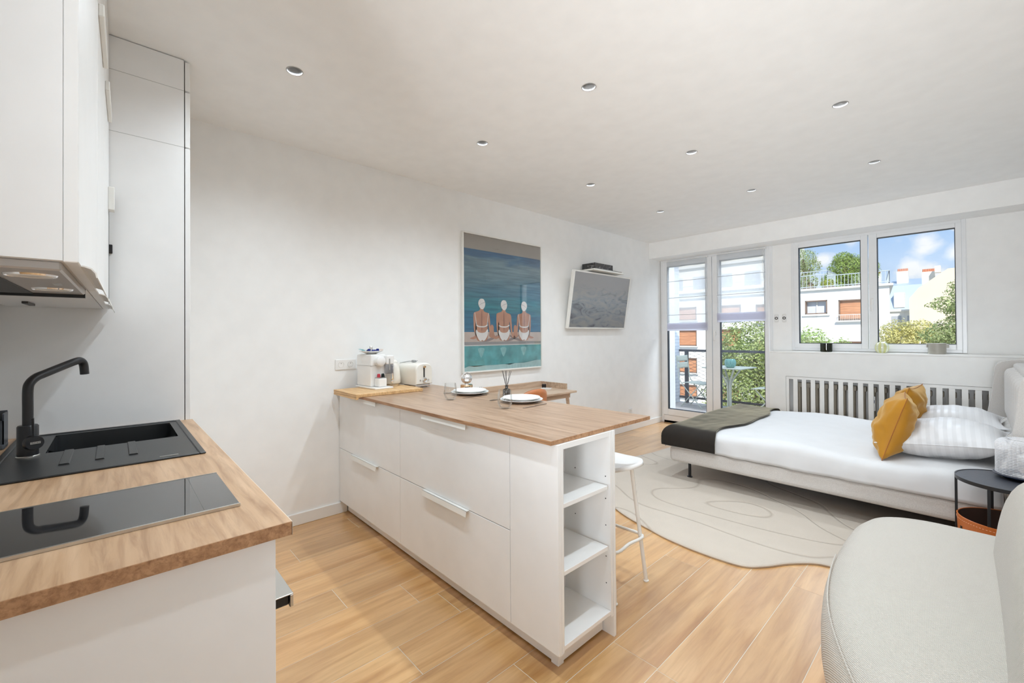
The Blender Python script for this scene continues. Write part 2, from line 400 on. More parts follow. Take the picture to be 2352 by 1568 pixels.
# ============================================================ WINDOW AND BALCONY DOOR
def frame_ring(b, x0, x1, z0, z1, wd, y0, y1, bev=.004):
    b.box(x0, x0+wd, y0, y1, z0, z1, bev, 1); b.box(x1-wd, x1, y0, y1, z0, z1, bev, 1)
    b.box(x0+wd, x1-wd, y0, y1, z0, z0+wd, bev, 1); b.box(x0+wd, x1-wd, y0, y1, z1-wd, z1, bev, 1)
def sash(parent, x0, x1, z0, z1, gx0, gx1, gz0, gz1, yf):
    b = MB(); y0, y1 = yf, yf+.06
    b.box(x0, gx0, y0, y1, z0, z1, .005, 2); b.box(gx1, x1, y0, y1, z0, z1, .005, 2)
    b.box(gx0, gx1, y0, y1, z0, gz0, .005, 2); b.box(gx0, gx1, y0, y1, gz1, z1, .005, 2)
    s_ = obj('sash', b, UPVC, parent, True)
    g = MB(); frame_ring(g, gx0, gx1, gz0, gz1, .006, y0+.004, y1-.004, 0); obj('gasket', g, GASKET, s_, True)
    p = MB(); p.box(gx0+.005, gx1-.005, y0+.028, y0+.034, gz0+.005, gz1-.005); obj('pane', p, PANE, s_, True)
    return s_
def win_handle(parent, x, z, y):
    b = MB(); b.box(x-.014, x+.014, y-.008, y, z-.035, z+.035, .004, 2); b.tube([(x, y-.008, z+.01), (x, y-.045, z+.01)], .008)
    b.box(x-.010, x+.010, y-.055, y-.040, z-.115, z+.02, .006, 2); obj('handle', b, WPLAST, parent, True)
wn = thing('window_1', None, None, (-.815, 6.33, 1.15)); wn['kind'] = 'structure'
b = MB(); frame_ring(b, -1.577, -.053, 1.15, 2.508, .035, 6.285, 6.40); obj('frame', b, UPVC, wn, True)
sash(wn, -1.545, -.823, 1.18, 2.475, -1.495, -.885, 1.238, 2.428, 6.275)
s2 = sash(wn, -.815, -.085, 1.18, 2.475, -.742, -.130, 1.238, 2.428, 6.275)
win_handle(s2, -.787, 1.72, 6.275)
dr = thing('door_1', None, None, (-2.57, 6.33, 0)); dr['kind'] = 'structure'
b = MB(); frame_ring(b, -3.345, -1.79, 0.0, 2.508, .04, 6.285, 6.40); b.box(-3.305, -1.83, 6.285, 6.40, .0, .115, .004, 1); obj('frame', b, UPVC, dr, True)
sash(dr, -3.31, -2.560, .12, 2.475, -3.235, -2.645, .215, 2.40, 6.275)
s2 = sash(dr, -2.552, -1.825, .12, 2.475, -2.450, -1.880, .215, 2.40, 6.275)
win_handle(s2, -2.51, 1.38, 6.275)
# sheer roman blinds on the door sashes
SH = sheer_mat('sheer_voile', .36, (.80, .82, .84)); SH2 = sheer_mat('sheer_voile_folded', .93, (.80, .80, .86))
def blind(x0, x1, ztop, zfold, zbot, rods, label):
    t = thing('roman_blind', label, 'blind', ((x0+x1)/2, 6.262, zbot), group='sheer roman blinds')
    b = MB(); b.box(x0, x1, 6.258, 6.259, zfold, ztop); obj('fabric', b, SH, t, True)
    b = MB(); b.box(x0, x1, 6.250, 6.2535, zbot, zfold, .001, 1); b.box(x0+.002, x1-.002, 6.2555, 6.257, zbot+.03, zfold-.01); obj('folded_hem', b, SH2, t, True)
    for z in rods:
        b = MB(); b.tube([(x0, 6.2545, z), (x1, 6.2545, z)], .0035, 8); obj('rod', b, mat('blind_rod', (.45, .47, .50), .5), t, True)
    b = MB(); b.tube([(x0, 6.262, ztop), (x1, 6.262, ztop)], .006, 10)
    for x in (x0, x1): b.lathe([(.009, -.008), (.009, .008), (0, .012)], x, 6.262, ztop)
    obj('curtain_rod', b, WPLAST, t, True)
    b = MB(); b.tube(smoothline([(x1-.012, 6.25, ztop), (x1-.03, 6.246, ztop-.25), (x1-.005, 6.248, ztop-.5), (x1-.01, 6.248, zfold)]), .0015, 6); obj('cord', b, WPLAST, t, True)
blind(-3.222, -2.612, 2.478, 1.53, 1.415, (2.165, 1.914, 1.654), 'white sheer roman blind on the left half of the balcony door, hanging lower')
blind(-2.478, -1.862, 2.485, 1.655, 1.528, (2.168, 1.909), 'white sheer roman blind on the right half of the balcony door, hanging higher')

# ============================================================ SILL BOX, RADIATOR
rc = thing('radiator_cover', 'long white built-in radiator cover with vertical slats under the window', 'radiator cover', (-.6, 6.14, 0))
cx0, cx1, cy0 = -1.785, XR-.003, 6.125
b = MB(); b.box(cx0, cx1, cy0-.004, 6.283, 1.118, 1.142, .004, 1); obj('shelf_top', b, TRIM, rc, True)
b = MB(); b.box(cx0, cx0+.18, cy0, 6.15, 0, 1.118); b.box(cx0, cx0+.02, 6.15, 6.283, 0, 1.118); b.box(cx0+.18, cx1, cy0, 6.15, .835, 1.118); b.box(cx0+.18, cx1, cy0, 6.15, 0, .10); obj('panel', b, TRIM, rc, True)
b = MB(); b.box(-1.603, .40, cy0+.004, 6.145, .80, .832, .001, 1); b.box(-1.603, .40, cy0+.004, 6.145, .10, .13, .001, 1); b.box(-1.603, -1.572, cy0+.004, 6.145, .13, .80, .001, 1)
obj('grille_frame', b, TRIM, rc, True)
x = -1.528; step = .0895
while x < .38:
    b = MB(); b.box(x, x+.0455, cy0+.004, 6.145, .13, .80, .001, 1); obj('slat', b, TRIM, rc, True); x += step
rad = thing('radiator', 'old grey-beige column radiator behind the white slatted cover', 'radiator', (-.6, 6.24, .08))
RADM = mat('radiator_paint', (.33, .29, .23), .45)
for i in range(20):
    xx = -1.48+i*.088; b = MB()
    for yy in (6.20, 6.245): b.tube([(xx, yy, .14), (xx, yy, .745)], .017, 8)
    b.box(xx-.028, xx+.028, 6.183, 6.262, .70, .76, .012, 2); b.box(xx-.028, xx+.028, 6.183, 6.262, .11, .16, .012, 2); obj('column', b, RADM, rad, True)
b = MB(); b.box(-.79, -.755, 6.155, 6.18, .50, .66, .006, 2); hcm = obj('heat_meter', b, WPLAST, rad, True, label='white heat cost meter on the radiator')
b = MB(); b.box(-.783, -.762, 6.1535, 6.156, .585, .62); obj('display', b, mat('meter_display', (.05, .07, .12), .3), hcm, True)
for x, lab in ((-1.747, 'white oval blind switch with a black ring nearer the balcony door'), (-1.659, 'white oval blind switch with a black ring nearer the window')):
    t = thing('wall_switch', lab, 'switch', (x, 6.30, 1.56), group='oval switches between door and window')
    b = MB(); b.box(-.022, .022, -.014, 0, -.05, .05, .012, 3); obj('plate', b, WPLAST, t)
    b = MB(); RX = Matrix.Rotation(R(90), 4, 'X')
    b.lathe([(.010, 0), (.018, .001), (.018, .004), (.010, .004), (.010, 0)], M=Matrix.Translation((0, -.014, 0)) @ RX); obj('ring', b, BLACK, t, label='black ring')
# jars on the sill
def sill_jar():
    g = glass('smoked_green_glass', (.22, .27, .16), .05)
    t = thing('candle_glass', 'dark green smoked glass candle holder on the window sill', 'candle holder', (-1.203, 6.20, 1.142))
    b = MB(); b.lathe([(0, 0), (.052, 0), (.058, .006), (.059, .102), (.056, .104), (.054, .10), (.053, .012), (0, .012)]); obj('glass', b, g, t)
    b = MB(); b.lathe([(0, .013), (.048, .013), (.048, .05), (0, .052)]); obj('wax', b, mat('green_wax', (.16, .20, .06), .5), t)
sill_jar()
t = thing('glass_bonbonniere', 'pale yellow-green striped round lidded glass jar in the middle of the sill', 'jar', (-.700, 6.20, 1.142))
YG = mat('yellow_green_glass', (.72, .75, .52), .08, coat=.8)
tt, bb = nodes_of(YG)
tcn = N(tt, 'ShaderNodeTexCoord'); sp = N(tt, 'ShaderNodeSeparateXYZ'); tt.links.new(tcn.outputs['Object'], sp.inputs[0])
at = N(tt, 'ShaderNodeMath', operation='ARCTAN2'); tt.links.new(sp.outputs[1], at.inputs[0]); tt.links.new(sp.outputs[0], at.inputs[1])
mu = N(tt, 'ShaderNodeMath', operation='MULTIPLY'); mu.inputs[1].default_value = 8; tt.links.new(at.outputs[0], mu.inputs[0])
si = N(tt, 'ShaderNodeMath', operation='SINE'); tt.links.new(mu.outputs[0], si.inputs[0])
rp = N(tt, 'ShaderNodeValToRGB'); rp.color_ramp.elements[0].color = (.66, .67, .30, 1); rp.color_ramp.elements[1].color = (.74, .77, .62, 1); rp.color_ramp.elements[0].position = 0; rp.color_ramp.elements[1].position = .35
tt.links.new(si.outputs[0], rp.inputs[0]); tt.links.new(rp.outputs[0], bb.inputs['Base Color'])
b = MB(); b.lathe([(0, 0), (.036, .0), (.050, .014), (.060, .035), (.0625, .060), (.059, .078), (.0, .078)]); obj('bowl', b, YG, t)
b = MB(); b.lathe([(.060, .079), (.057, .085), (.046, .105), (.025, .119), (0, .124)]); l = obj('lid', b, YG, t)
b = MB(); b.tube(smoothline([(0, 0, .120), (.001, 0, .135), (.006, 0, .148), (.012, 0, .155)]), [.004]*24+[.002], 8); obj('stem', b, YG, l)
t = thing('storage_pot', 'grey-beige cylindrical pot with two small ear handles on the window sill', 'pot', (-.268, 6.20, 1.142))
TA = mat('taupe_ceramic', (.40, .38, .33), .4)
b = MB(); b.lathe([(0, 0), (.064, 0), (.068, .004), (.069, .108), (.064, .110), (.062, .012), (0, .012)]); obj('body', b, TA, t)
for s_ in (-1, 1):
    b = MB(); b.box(s_*.068-.008, s_*.068+.008+s_*.012, -.018, .018, .065, .102, .006, 2); obj('handle', b, TA, t)

# ============================================================ KITCHEN RUN
TX = -2.66   # side of the tall unit
tc_ = thing('tall_cabinet', 'white floor-to-ceiling kitchen cabinet at the far end of the sink worktop', 'cabinet', (-3.0, -.04, 0))
b = MB(); b.box(XL+.002, TX, -.343, .257, .0, 2.738); obj('body', b, CAB, tc_, True)
b = MB(); b.box(XL+.004, TX-.003, .257, .2585, .1, 2.735); obj('shadow_gap', b, GAP, tc_, True)
for z0, z1 in ((.10, 2.300), (2.306, 2.580), (2.588, 2.730)):
    b = MB(); b.box(XL+.004, TX-.002, .2605, .281, z0, z1, .0015, 1); obj('door', b, CABP, tc_, True)
# fine seams on the side panel
b = MB()
for z in (2.303, 2.584, 2.7365): b.box(TX-.001, TX+.0006, -.343, .257, z-.001, z+.001)
obj('seam', b, mat('seam', (.45, .45, .44), .6), tc_, True)
b = MB(); b.box(TX, TX+.012, -.024, -.003, 1.742, 1.782, .002, 1); b.box(TX+.012, TX+.016, -.015, -.011, 1.760, 1.764); obj('latch', b, BLACK, tc_, True, label='small square black latch')

bc = thing('base_cabinet', 'white kitchen base cabinet under the sink and hob', 'cabinet', (-1.85, -.03, 0))
b = MB(); b.box(TX+.002, -1.07, -.34, .235, .09, .74); b.box(TX+.002, -1.07, .222, .235, .74, .923); b.box(-1.80, -1.07, -.34, .222, .74, .923); obj('body', b, CAB, bc, True)
b = MB(); b.box(-1.07, -1.052, -.34, .262, .0, .9235, .001, 1); obj('end_panel', b, CAB, bc, True)
b = MB(); b.box(TX+.002, -1.07, .17, .185, .0, .09); obj('plinth', b, CAB, bc, True)
for x0, x1, z0, z1 in ((-2.655, -2.06, .10, .915), (-2.055, -1.68, .10, .915)):
    b = MB(); b.box(x0, x1, .238, .258, z0, z1, .0015, 1); d = obj('door', b, CABP, bc, True)
ov = thing('built_in_oven', 'black built-in oven seen edge-on in the base cabinet, only its handle showing', 'oven', (-1.375, .24, .5))
b = MB(); b.box(-1.675, -1.075, .2365, .256, .13, .80, .003, 1); obj('door', b, BLACK, ov, True)
b = MB(); b.box(-1.675, -1.075, .2365, .256, .805, .915, .003, 1); obj('control_panel', b, BLACK, ov, True)
b = MB(); b.box(-1.60, -1.135, .256, .312, .712, .737, .003, 1); obj('handle', b, BLACK, ov, True)
b = MB(); b.box(-1.60, -1.130, .256, .320, .737, .7405, .001, 1); b.box(-1.60, -1.130, .3125, .320, .708, .737, .001, 1); obj('handle_cover', b, STEEL, ov, True, label='steel strip over the black handle')

# worktop with a sink cut-out
wt = thing('worktop', 'light oak worktop holding the black sink and the hob', 'worktop', (-1.85, -.03, .954))
def slab_hole(b, x0, x1, y0, y1, z0, z1, hx0, hx1, hy0, hy1):
    b.box(x0, hx0, y0, y1, z0, z1); b.box(hx1, x1, y0, y1, z0, z1); b.box(hx0, hx1, y0, hy0, z0, z1); b.box(hx0, hx1, hy1, y1, z0, z1)
b = MB(); slab_hole(b, TX, -1.029, -.344, .288, .925, .954, -2.62, -1.85, -.26, .215); obj('top', b, OAKK, wt, True)
b = MB(); b.box(-1.029, -1.0275, -.344, .289, .925, .9535); obj('end_edge', b, OAKE, wt, True, label='darker oak edge banding')
b = MB(); b.box(TX, -1.0275, .288, .2895, .925, .9538); obj('front_edge', b, mat('pale_edge', (.66, .58, .48), .45), wt, True)

sk = thing('kitchen_sink', 'black composite inset sink with draining ridges', 'sink', (-2.235, -.02, .954))
b = MB(); bm = b.bm
X0, X1, Y0, Y1 = -2.648, -1.835, -.285, .238; zr = .9605
# rim, drainer and bowl
b.box(X0, X1, Y0, Y0+.018, .9545, zr, .002, 1); b.box(X0, X1, Y1-.018, Y1, .9545, zr, .002, 1)
b.box(X0, X0+.018, Y0+.018, Y1-.018, .9545, zr, .002, 1); b.box(X1-.018, X1, Y0+.018, Y1-.018, .9545, zr, .002, 1)
BX0, BX1, BY0, BY1 = -2.60, -2.225, -.175, .195
b.box(X0+.012, BX0, Y0+.012, Y1-.012, .950, .957); b.box(BX1, X1-.012, Y0+.012, Y1-.012, .950, .957)
b.box(BX0, BX1, Y0+.012, BY0, .950, .957); b.box(BX0, BX1, BY1, Y1-.012, .950, .957)
obj('rim', b, BLK2, sk, True)
b = MB()
def bowl(u, v):
    a = 2*math.pi*u; ca, sa = math.cos(a), math.sin(a); p = 7
    e = (abs(ca)**p+abs(sa)**p)**(-1/p)
    if v < .6: r_ = 1-.02*v/.6; z = .957-.17*v/.6
    else: t = (v-.6)/.4; r_ = .98*(1-t); z = .957-.17-.012*min(1, t*4)
    return Vector(((BX0+BX1)/2+ca*e*r_*(BX1-BX0)/2, (BY0+BY1)/2+sa*e*r_*(BY1-BY0)/2, z))
b.grid(bowl, 48, 12, closeu=True); obj('bowl', b, BLK2, sk, True)
for ya, yb in ((-.130, -.103), (-.046, -.021), (.038, .064)):
    b = MB(); b.prism([(ya, .9565), (ya+.003, .9605), (yb-.003, .9605), (yb, .9565)], 0, -2.222, -1.984); obj('drainer_ridge', b, BLK2, sk, True)
b = MB(); b.box(-1.884, -1.876, .115, .165, .9572, .9578); obj('badge', b, STEEL, sk, True)

fc = thing('kitchen_faucet', 'matte black kitchen tap with an angled spout standing on the sink', 'tap', (-2.2, -.214, .9572))
b = MB(); b.lathe([(0, 0), (.0285, 0), (.0285, .004), (.026, .006)]); obj('base_ring', b, STEEL, fc, label='chrome ring')
b = MB(); b.lathe([(0, .004), (.026, .004), (.026, .104), (.023, .108), (0, .108)]); obj('body', b, BLACK, fc)
b = MB(); b.tube(smoothline([(0, 0, .10), (0, 0, .16), (0, 0, .225), (-.006, .004, .25), (-.025, .017, .268), (-.05, .035, .278), (-.11, .078, .300), (-.15, .107, .314), (-.168, .120, .315), (-.180, .128, .300), (-.184, .131, .262)], 6), .0135, 16); obj('spout', b, BLACK, fc)
# lever knob faces the camera side (+x)
b = MB(); MX = Matrix.Translation((.026, .012, .052)) @ Matrix.Rotation(R(25), 4, 'Z') @ Matrix.Rotation(R(90), 4, 'Y')
b.lathe([(0, .0), (.024, 0), (.024, .018), (.0225, .020), (0, .020)], n=32, M=MX)
b.box(-.006, .006, -.003, .003, .0, .07, .002, 1, M=Matrix.Translation((.040, .016, .068)) @ Matrix.Rotation(R(8), 4, 'Y')); obj('lever', b, BLACK, fc)
b = MB(); BM_ = Matrix.Translation((.0455, .0215, .052)) @ Matrix.Rotation(R(25), 4, 'Z'); b.box(-.0002, .0006, -.0125, .0125, -.0035, .0035, 0, M=BM_); l = obj('badge', b, STEEL, fc)
b = text_mb('FRANKE', .0062, Matrix.Translation((.0463, .0219, .052)) @ Matrix.Rotation(R(25), 4, 'Z') @ Matrix.Rotation(R(90), 4, 'Z') @ Matrix.Rotation(R(90), 4, 'X'), .0001); obj('lettering', b, BLACK, l)

hb = thing('induction_hob', 'narrow black glass two-zone hob with a steel edge in the worktop', 'hob', (-1.37, -.03, .954))
b = MB(); b.box(-1.530, -1.212, -.30, .224, .9545, .9600, .001, 1); obj('glass_plate', b, mat('black_glass', (.012, .012, .013), .03, spec=.7, coat=.6), hb, True)
b = MB(); b.box(-1.212, -1.206, -.30, .224, .9545, .9612); obj('edge_strip', b, STEEL, hb, True)
b = MB(); b.box(-1.5335, -1.530, -.30, .224, .9545, .9608); obj('edge_strip', b, STEEL, hb, True)
b = MB(); b.box(-1.520, -1.222, .154, .1548, .9600, .9602); obj('zone_marking', b, mat('hob_print', (.06, .06, .06), .2), hb, True)

cd_ = thing('sink_caddy', 'dark slate-grey plastic sink organiser with compartments beside the tap', 'organiser', (-2.50, -.315, .954))
CD = mat('slate_plastic', (.085, .10, .12), .35)
b = MB(); b.box(-2.50, -2.415, -.344, -.292, .9545, .975, .006, 2); obj('base', b, CD, cd_, True)
b = MB()
b.box(-2.497, -2.492, -.342, -.294, .972, 1.090); b.box(-2.423, -2.418, -.342, -.294, .972, 1.060); b.box(-2.497, -2.418, -.2975, -.293, .972, 1.085); b.box(-2.497, -2.418, -.342, -.338, .972, 1.085)
obj('body', b, CD, cd_, True)

# hanging wall cabinets (turned by one degree like in the room)
up_ = thing('wall_cabinet', 'large white hanging kitchen cabinet with the cooker hood under it', 'cabinet', (-1.05, -.044, 1.49), R(-1.03))
b = MB(); b.box(-.60, 0, -.296, -.0192, .002, 1.246); obj('body', b, CAB, up_)
b = MB(); b.box(-.598, 0, -.019, 0, 0, 1.244, .0015, 1); obj('door', b, CABP, up_)
def curl(b, x0, x1, z, y0=0.0, s=1.0):   # rolled white grip profile
    prof = [(y0-.012, z+.0035), (y0+.004, z+.003), (y0+.014*s, z-.001), (y0+.020*s, z-.009), (y0+.0215*s, z-.018), (y0+.0195*s, z-.018), (y0+.018*s, z-.010), (y0+.0125*s, z-.003), (y0+.003, z+.0005), (y0-.012, z+.001)]
    b.prism(prof, 0, x0, x1)
b = MB(); curl(b, -.52, -.06, 0); obj('handle', b, WMET, up_)
up2 = thing('wall_cabinet', 'white hanging kitchen cabinet against the tall cabinet, beyond the hood', 'cabinet', (-1.655, -.033, 1.49), R(-1.03))
b = MB(); b.box(-.998, -.002, -.30, -.021, .002, 1.246); obj('body', b, CAB, up2)
for x0, x1 in ((-.50, -.003), (-.997, -.503)):
    b = MB(); b.box(x0, x1, -.019, 0, 0, .83, .0015, 1); d = obj('door', b, CABP, up2)
    b = MB(); curl(b, x0+.05, x1-.12, 0); obj('handle', b, WMET, d)
    b = MB(); b.box(x0, x1, -.019, 0, .834, 1.244, .0015, 1); d = obj('door', b, CABP, up2)
    b = MB(); b.box(x0+.12, x1-.05, 0, .013, .800, .836, .002, 1); obj('handle', b, WMET, d)
b = MB(); b.box(-.995, -.965, .0, .0008, .0, .50); obj('shadow_gap', b, GAP, up2)
b = MB(); b.box(-.96, -.90, .0, .020, .43, .53, .003, 2); obj('handle', b, WMET, up2)
b = MB(); b.box(-.78, -.62, -.215, -.2, -.006, .0018); obj('strip_light', b, mat('dark_slot', (.04, .035, .03), .4), up2)
hd = thing('cooker_hood', 'grey built-in cooker hood with two oval lamps and dark filters under the cabinet', 'cooker hood', (-1.05, -.044, 1.49), R(-1.03))
ALU = mat('grey_aluminium', (.42, .40, .38), .35, .3)
b = MB(); b.box(-.575, -.02, -.30, -.022, -.014, .003, .003, 1); obj('underside', b, ALU, hd)
b = MB(); b.box(-.565, -.045, -.30, -.115, -.0165, -.0138); f_ = obj('grease_filter', b, mat('dark_filter', (.02, .02, .02), .5), hd)
for xx in (-.40, -.22):
    b = MB(); b.box(xx, xx+.03, -.20, -.16, -.0185, -.0165, .001, 1); obj('filter_grip', b, mat('filter_grip', (.05, .05, .05), .35), f_)
b = MB(); b.box(-.59, -.575, -.30, -.022, -.022, .003); obj('rear_strip', b, BLACK, hd)
for xx in (-.115, -.42):
    b = MB(); b.lathe([(0, -.0155), (.026, -.0165), (.029, -.0175), (.032, -.014)], xx, -.068, 0, 32, sx=1.0, sy=.95); obj('lamp', b, mat('hood_lamp_glass', (.78, .75, .70), .15), hd)
    b = MB(); b.lathe([(.031, -.0138), (.0345, -.017), (.0365, -.0138)], xx, -.068, 0, 32, sy=.95); obj('lamp_ring', b, CHROME, hd)
b = MB(); b.box(-.31, -.26, -.055, -.043, -.0150, -.0138); obj('badge', b, STEEL, hd)

# ============================================================ ISLAND
isl = thing('island_cabinet', 'white island unit with drawers on the long side and open shelves at its end', 'cabinet', (-2.2, 1.48, 0))
b = MB(); b.box(-3.333, -1.385, 1.300, 1.640, .095, .925); obj('carcass', b, CAB, isl, True)
b = MB(); b.box(-3.33, -1.40, 1.2985, 1.2998, .10, .920); obj('shadow_gap', b, GAP, isl, True)
b = MB(); b.box(-3.333, -1.178, 1.340, 1.355, .008, .094); b.box(-1.193, -1.178, 1.340, 1.648, .008, .094); b.box(-1.215, -1.176, 1.338, 1.372, 0, .094); obj('plinth', b, CABP, isl, True)
for x0, x1 in ((-3.345, -2.3915), (-2.3885, -1.4025)):
    for z0, z1, up__ in ((.097, .5005, 0), (.504, .9255, 1)):
        b = MB(); b.box(x0, x1, 1.280, 1.2985, z0, z1, .0012, 1); d = obj('drawer', b, CAB, isl, True)
        hx0, hx1 = ((-3.085, -2.680) if x0 < -3 else (-2.105, -1.697))
        b = MB(); zt = z1+.0005
        b.box(hx0, hx1, 1.260, 1.290, zt, zt+.0018); b.prism([(1.260, zt+.0018), (1.2625, zt+.0018), (1.2585, zt-.026), (1.2565, zt-.026)], 0, hx0, hx1); obj('handle', b, WMET, d, True)
b = MB(); b.box(-1.3995, -1.120, 1.280, 1.2985, .097, .9265, .001, 1); obj('filler_panel', b, CAB, isl, True)
bs = MB(); bs.box(-1.385, -1.120, 1.2987, 1.3130-.0, .097, .9265); obj('side_panel', bs, CABP, isl, True)
b = MB(); b.box(-1.385, -1.1205, 1.313, 1.634, .905, .9265); obj('shelf_top', b, CABP, isl, True)
b = MB(); b.box(-1.385, -1.120, 1.634, 1.652, .097, .9265); obj('side_panel', b, CAB, isl, True)
b = MB(); b.box(-3.333, -1.119, 1.654, 1.671, .0, .9265); obj('back_panel', b, CABP, isl, True)
b = MB(); b.box(-1.388, -1.384, 1.313, 1.634, .10, .905); obj('shelf_back', b, CAB, isl, True)
for z in (.668, .399, .107):
    b = MB(); b.box(-1.383, -1.124 if z > .2 else -1.1205, 1.3135, 1.620 if z > .2 else 1.6335, z, z+.018, .001, 1); obj('shelf', b, CABP, isl, True)
b = MB()
RX = Matrix.Rotation(R(90), 4, 'X')
for z in (.72, .62, .50, .36, .24):
    for x in (-1.145, -1.32): b.lathe([(0, .0004), (.0028, .0004), (.0028, -.001)], n=10, M=Matrix.Translation((x, 1.6338, z)) @ RX)
obj('shelf_pin_hole', b, GAP, isl, True)
it = thing('island_worktop', 'thin oak worktop of the island, overhanging on the seating side', 'worktop', (-2.2, 1.63, .945))
b = MB(); b.box(-3.348, -1.132, 1.254, 2.004, .9275, .945, .0006, 1); obj('top', b, OAKP, it, True)
b = MB(); b.box(-3.348, -1.1305, 1.2525, 1.254, .9275, .9448); b.box(-1.132, -1.1305, 1.254, 2.004, .9275, .9448); obj('edge_banding', b, OAKE, it, True, label='darker reddish oak edge')

# ---- things on the island
bd = thing('bamboo_board', 'thick bamboo board with a front lip lying under the coffee machine', 'chopping board', (-3.03, 1.46, .945))
b = MB(); b.box(-3.235, -2.838, 1.196, 1.712, .9455, .9685, .002, 1); b.box(-3.235, -2.838, 1.196, 1.2155, .932, .9455, .001, 1); obj('board', b, BAMB, bd, True)
b = MB(); b.box(-3.235, -2.8375, 1.1955, 1.1962, .9625, .9640); obj('groove', b, mat('bamboo_dark', (.35, .17, .05), .6), bd, True)

def coffee():
    t = thing('coffee_machine', 'white capsule coffee machine with a round brew head and milk jug', 'coffee machine', (-3.145, 1.462, .9685), R(4))
    # local: front faces -y... built facing +x
    B = lambda: MB()
    b = B(); b.box(-.14, .165, -.075, .075, 0, .014, .006, 2); obj('base_plate', b, WPLAST, t)
    b = B(); b.box(-.14, .075, -.062, .062, .014, .255, .012, 3); obj('body', b, WPLAST, t)
    b = B(); b.box(-.142, .077, -.0635, .0635, .170, .1715); obj('seam', b, mat('grey_seam', (.35, .34, .33), .5), t)
    b = B(); RY = Matrix.Translation((.07, 0, .205)) @ Matrix.Rotation(R(90), 4, 'Y'); b.lathe([(0, .055), (.030, .055), (.036, .050), (.037, .0), (0, 0)], n=40, M=RY); obj('brew_head', b, WPLAST, t)
    b = B(); b.box(.075, .145, -.034, .034, .014, .082, .014, 3); obj('drip_tray', b, WPLAST, t)
    b = B(); b.box(.078, .142, -.031, .031, .082, .084); obj('grid', b, STEEL, t)
    # milk jug on the right of the head
    j = B(); j.box(.045, .105, .052, .112, .105, .178, .008, 2); jug = obj('milk_jug', j, glass('jug_glass', (.80, .80, .84), .08), t)
    b = B(); b.box(.040, .110, .048, .116, .178, .245, .008, 2); obj('jug_lid', b, WPLAST, jug)
    b = B(); b.box(.108, .113, .070, .080, .135, .222, .002, 1); obj('jug_handle', b, STEEL, jug)
    for k, (yy, c, lab) in enumerate(((-.017, (.55, .06, .08), 'red'), (.017, (.012, .02, .02), 'black'))):
        q = thing('coffee_capsule', 'shiny %s coffee capsule on the drip tray of the coffee machine' % lab, 'coffee capsule', Vector(t.location)+Matrix.Rotation(R(4), 3, 'Z') @ Vector((.112, yy, .0845)), group='capsules on the drip tray')
        cap = B(); cap.lathe([(0, 0), (.0165, 0), (.0165, .0015), (.0135, .003), (.0115, .022), (.0085, .027), (0, .028)], n=24); obj('shell', cap, mat('capsule_'+lab, c, .2, .7), q)
        cap = B(); cap.lathe([(.0135, .0012), (.0172, .0014), (.0172, .0022), (.0135, .0024)], n=24); obj('rim', cap, STEEL, q)
    # dish on top
    d = thing('dish', 'shallow white dish of capsules and sachets on top of the coffee machine', 'dish', Vector(t.location)+Matrix.Rotation(R(4), 3, 'Z') @ Vector((-.03, 0, .2555)))
    b = B(); b.lathe([(0, 0), (.035, 0), (.055, .010), (.088, .022), (.0875, .025), (.053, .014), (.034, .004), (0, .004)], n=40); obj('bowl', b, PORC, d)
    blue = mat('capsule_blue', (.01, .02, .16), .22, .6); tcol = mat('sachet', (.25, .48, .48), .5)
    base = Vector(d.location)
    fst = None; caps = [(-.012, -.02), (.018, .005), (.040, -.035), (.006, .028), (.048, .030)]
    for k, (xx, yy) in enumerate(caps):
        zz = .006 + (.008 if math.hypot(xx, yy) > .04 else 0)
        if fst is None:
            fst = thing('coffee_capsule', 'dark blue coffee capsule lying in the dish on the coffee machine', 'coffee capsule', base+Vector((xx, yy, zz)), group='dark blue capsules in the dish')
            cap = B(); cap.lathe([(0, 0), (.0165, 0), (.0165, .0015), (.0135, .003), (.0115, .022), (.0085, .027), (0, .028)], n=24); obj('shell', cap, blue, fst)
            cap = B(); cap.lathe([(.0135, .0012), (.0172, .0014), (.0172, .0022), (.0135, .0024)], n=24); obj('rim', cap, STEEL, fst)
        else: dup(fst, base+Vector((xx, yy, zz)), 0)
    q = thing('coffee_capsule', 'silver coffee capsule standing highest in the dish', 'coffee capsule', base+Vector((-.015, .005, .034)))
    cap = B(); cap.lathe([(0, 0), (.0165, 0), (.0165, .0015), (.0135, .003), (.0115, .022), (.0085, .027), (0, .028)], n=24); obj('shell', cap, STEEL, q)
    cap = B(); cap.lathe([(.0135, .0012), (.0172, .0014), (.0172, .0022), (.0135, .0024)], n=24); obj('rim', cap, CHROME, q)
    for k, (xx, yy, a, c, lab) in enumerate(((-.062, -.045, 20, (.22, .46, .48), 'teal sachet leaning out of the dish, foremost'), (-.055, -.02, 55, (.62, .68, .66), 'pale sachet in the dish behind the teal one'), (.06, .055, -30, (.55, .47, .42), 'beige paper sachet at the right of the dish'))):
        b = B(); b.box(-.028, .028, -.012, .012, 0, .0025, .001, 1, M=Matrix.Translation((0, 0, .004)) @ Matrix.Rotation(R(a), 4, 'Z') @ Matrix.Rotation(R(14), 4, 'Y'))
        o_ = single('sugar_sachet', b, mat('sachet_%d' % k, c, .5), lab, 'sachet'); o_.location = base+Vector((xx, yy, .026))
coffee()

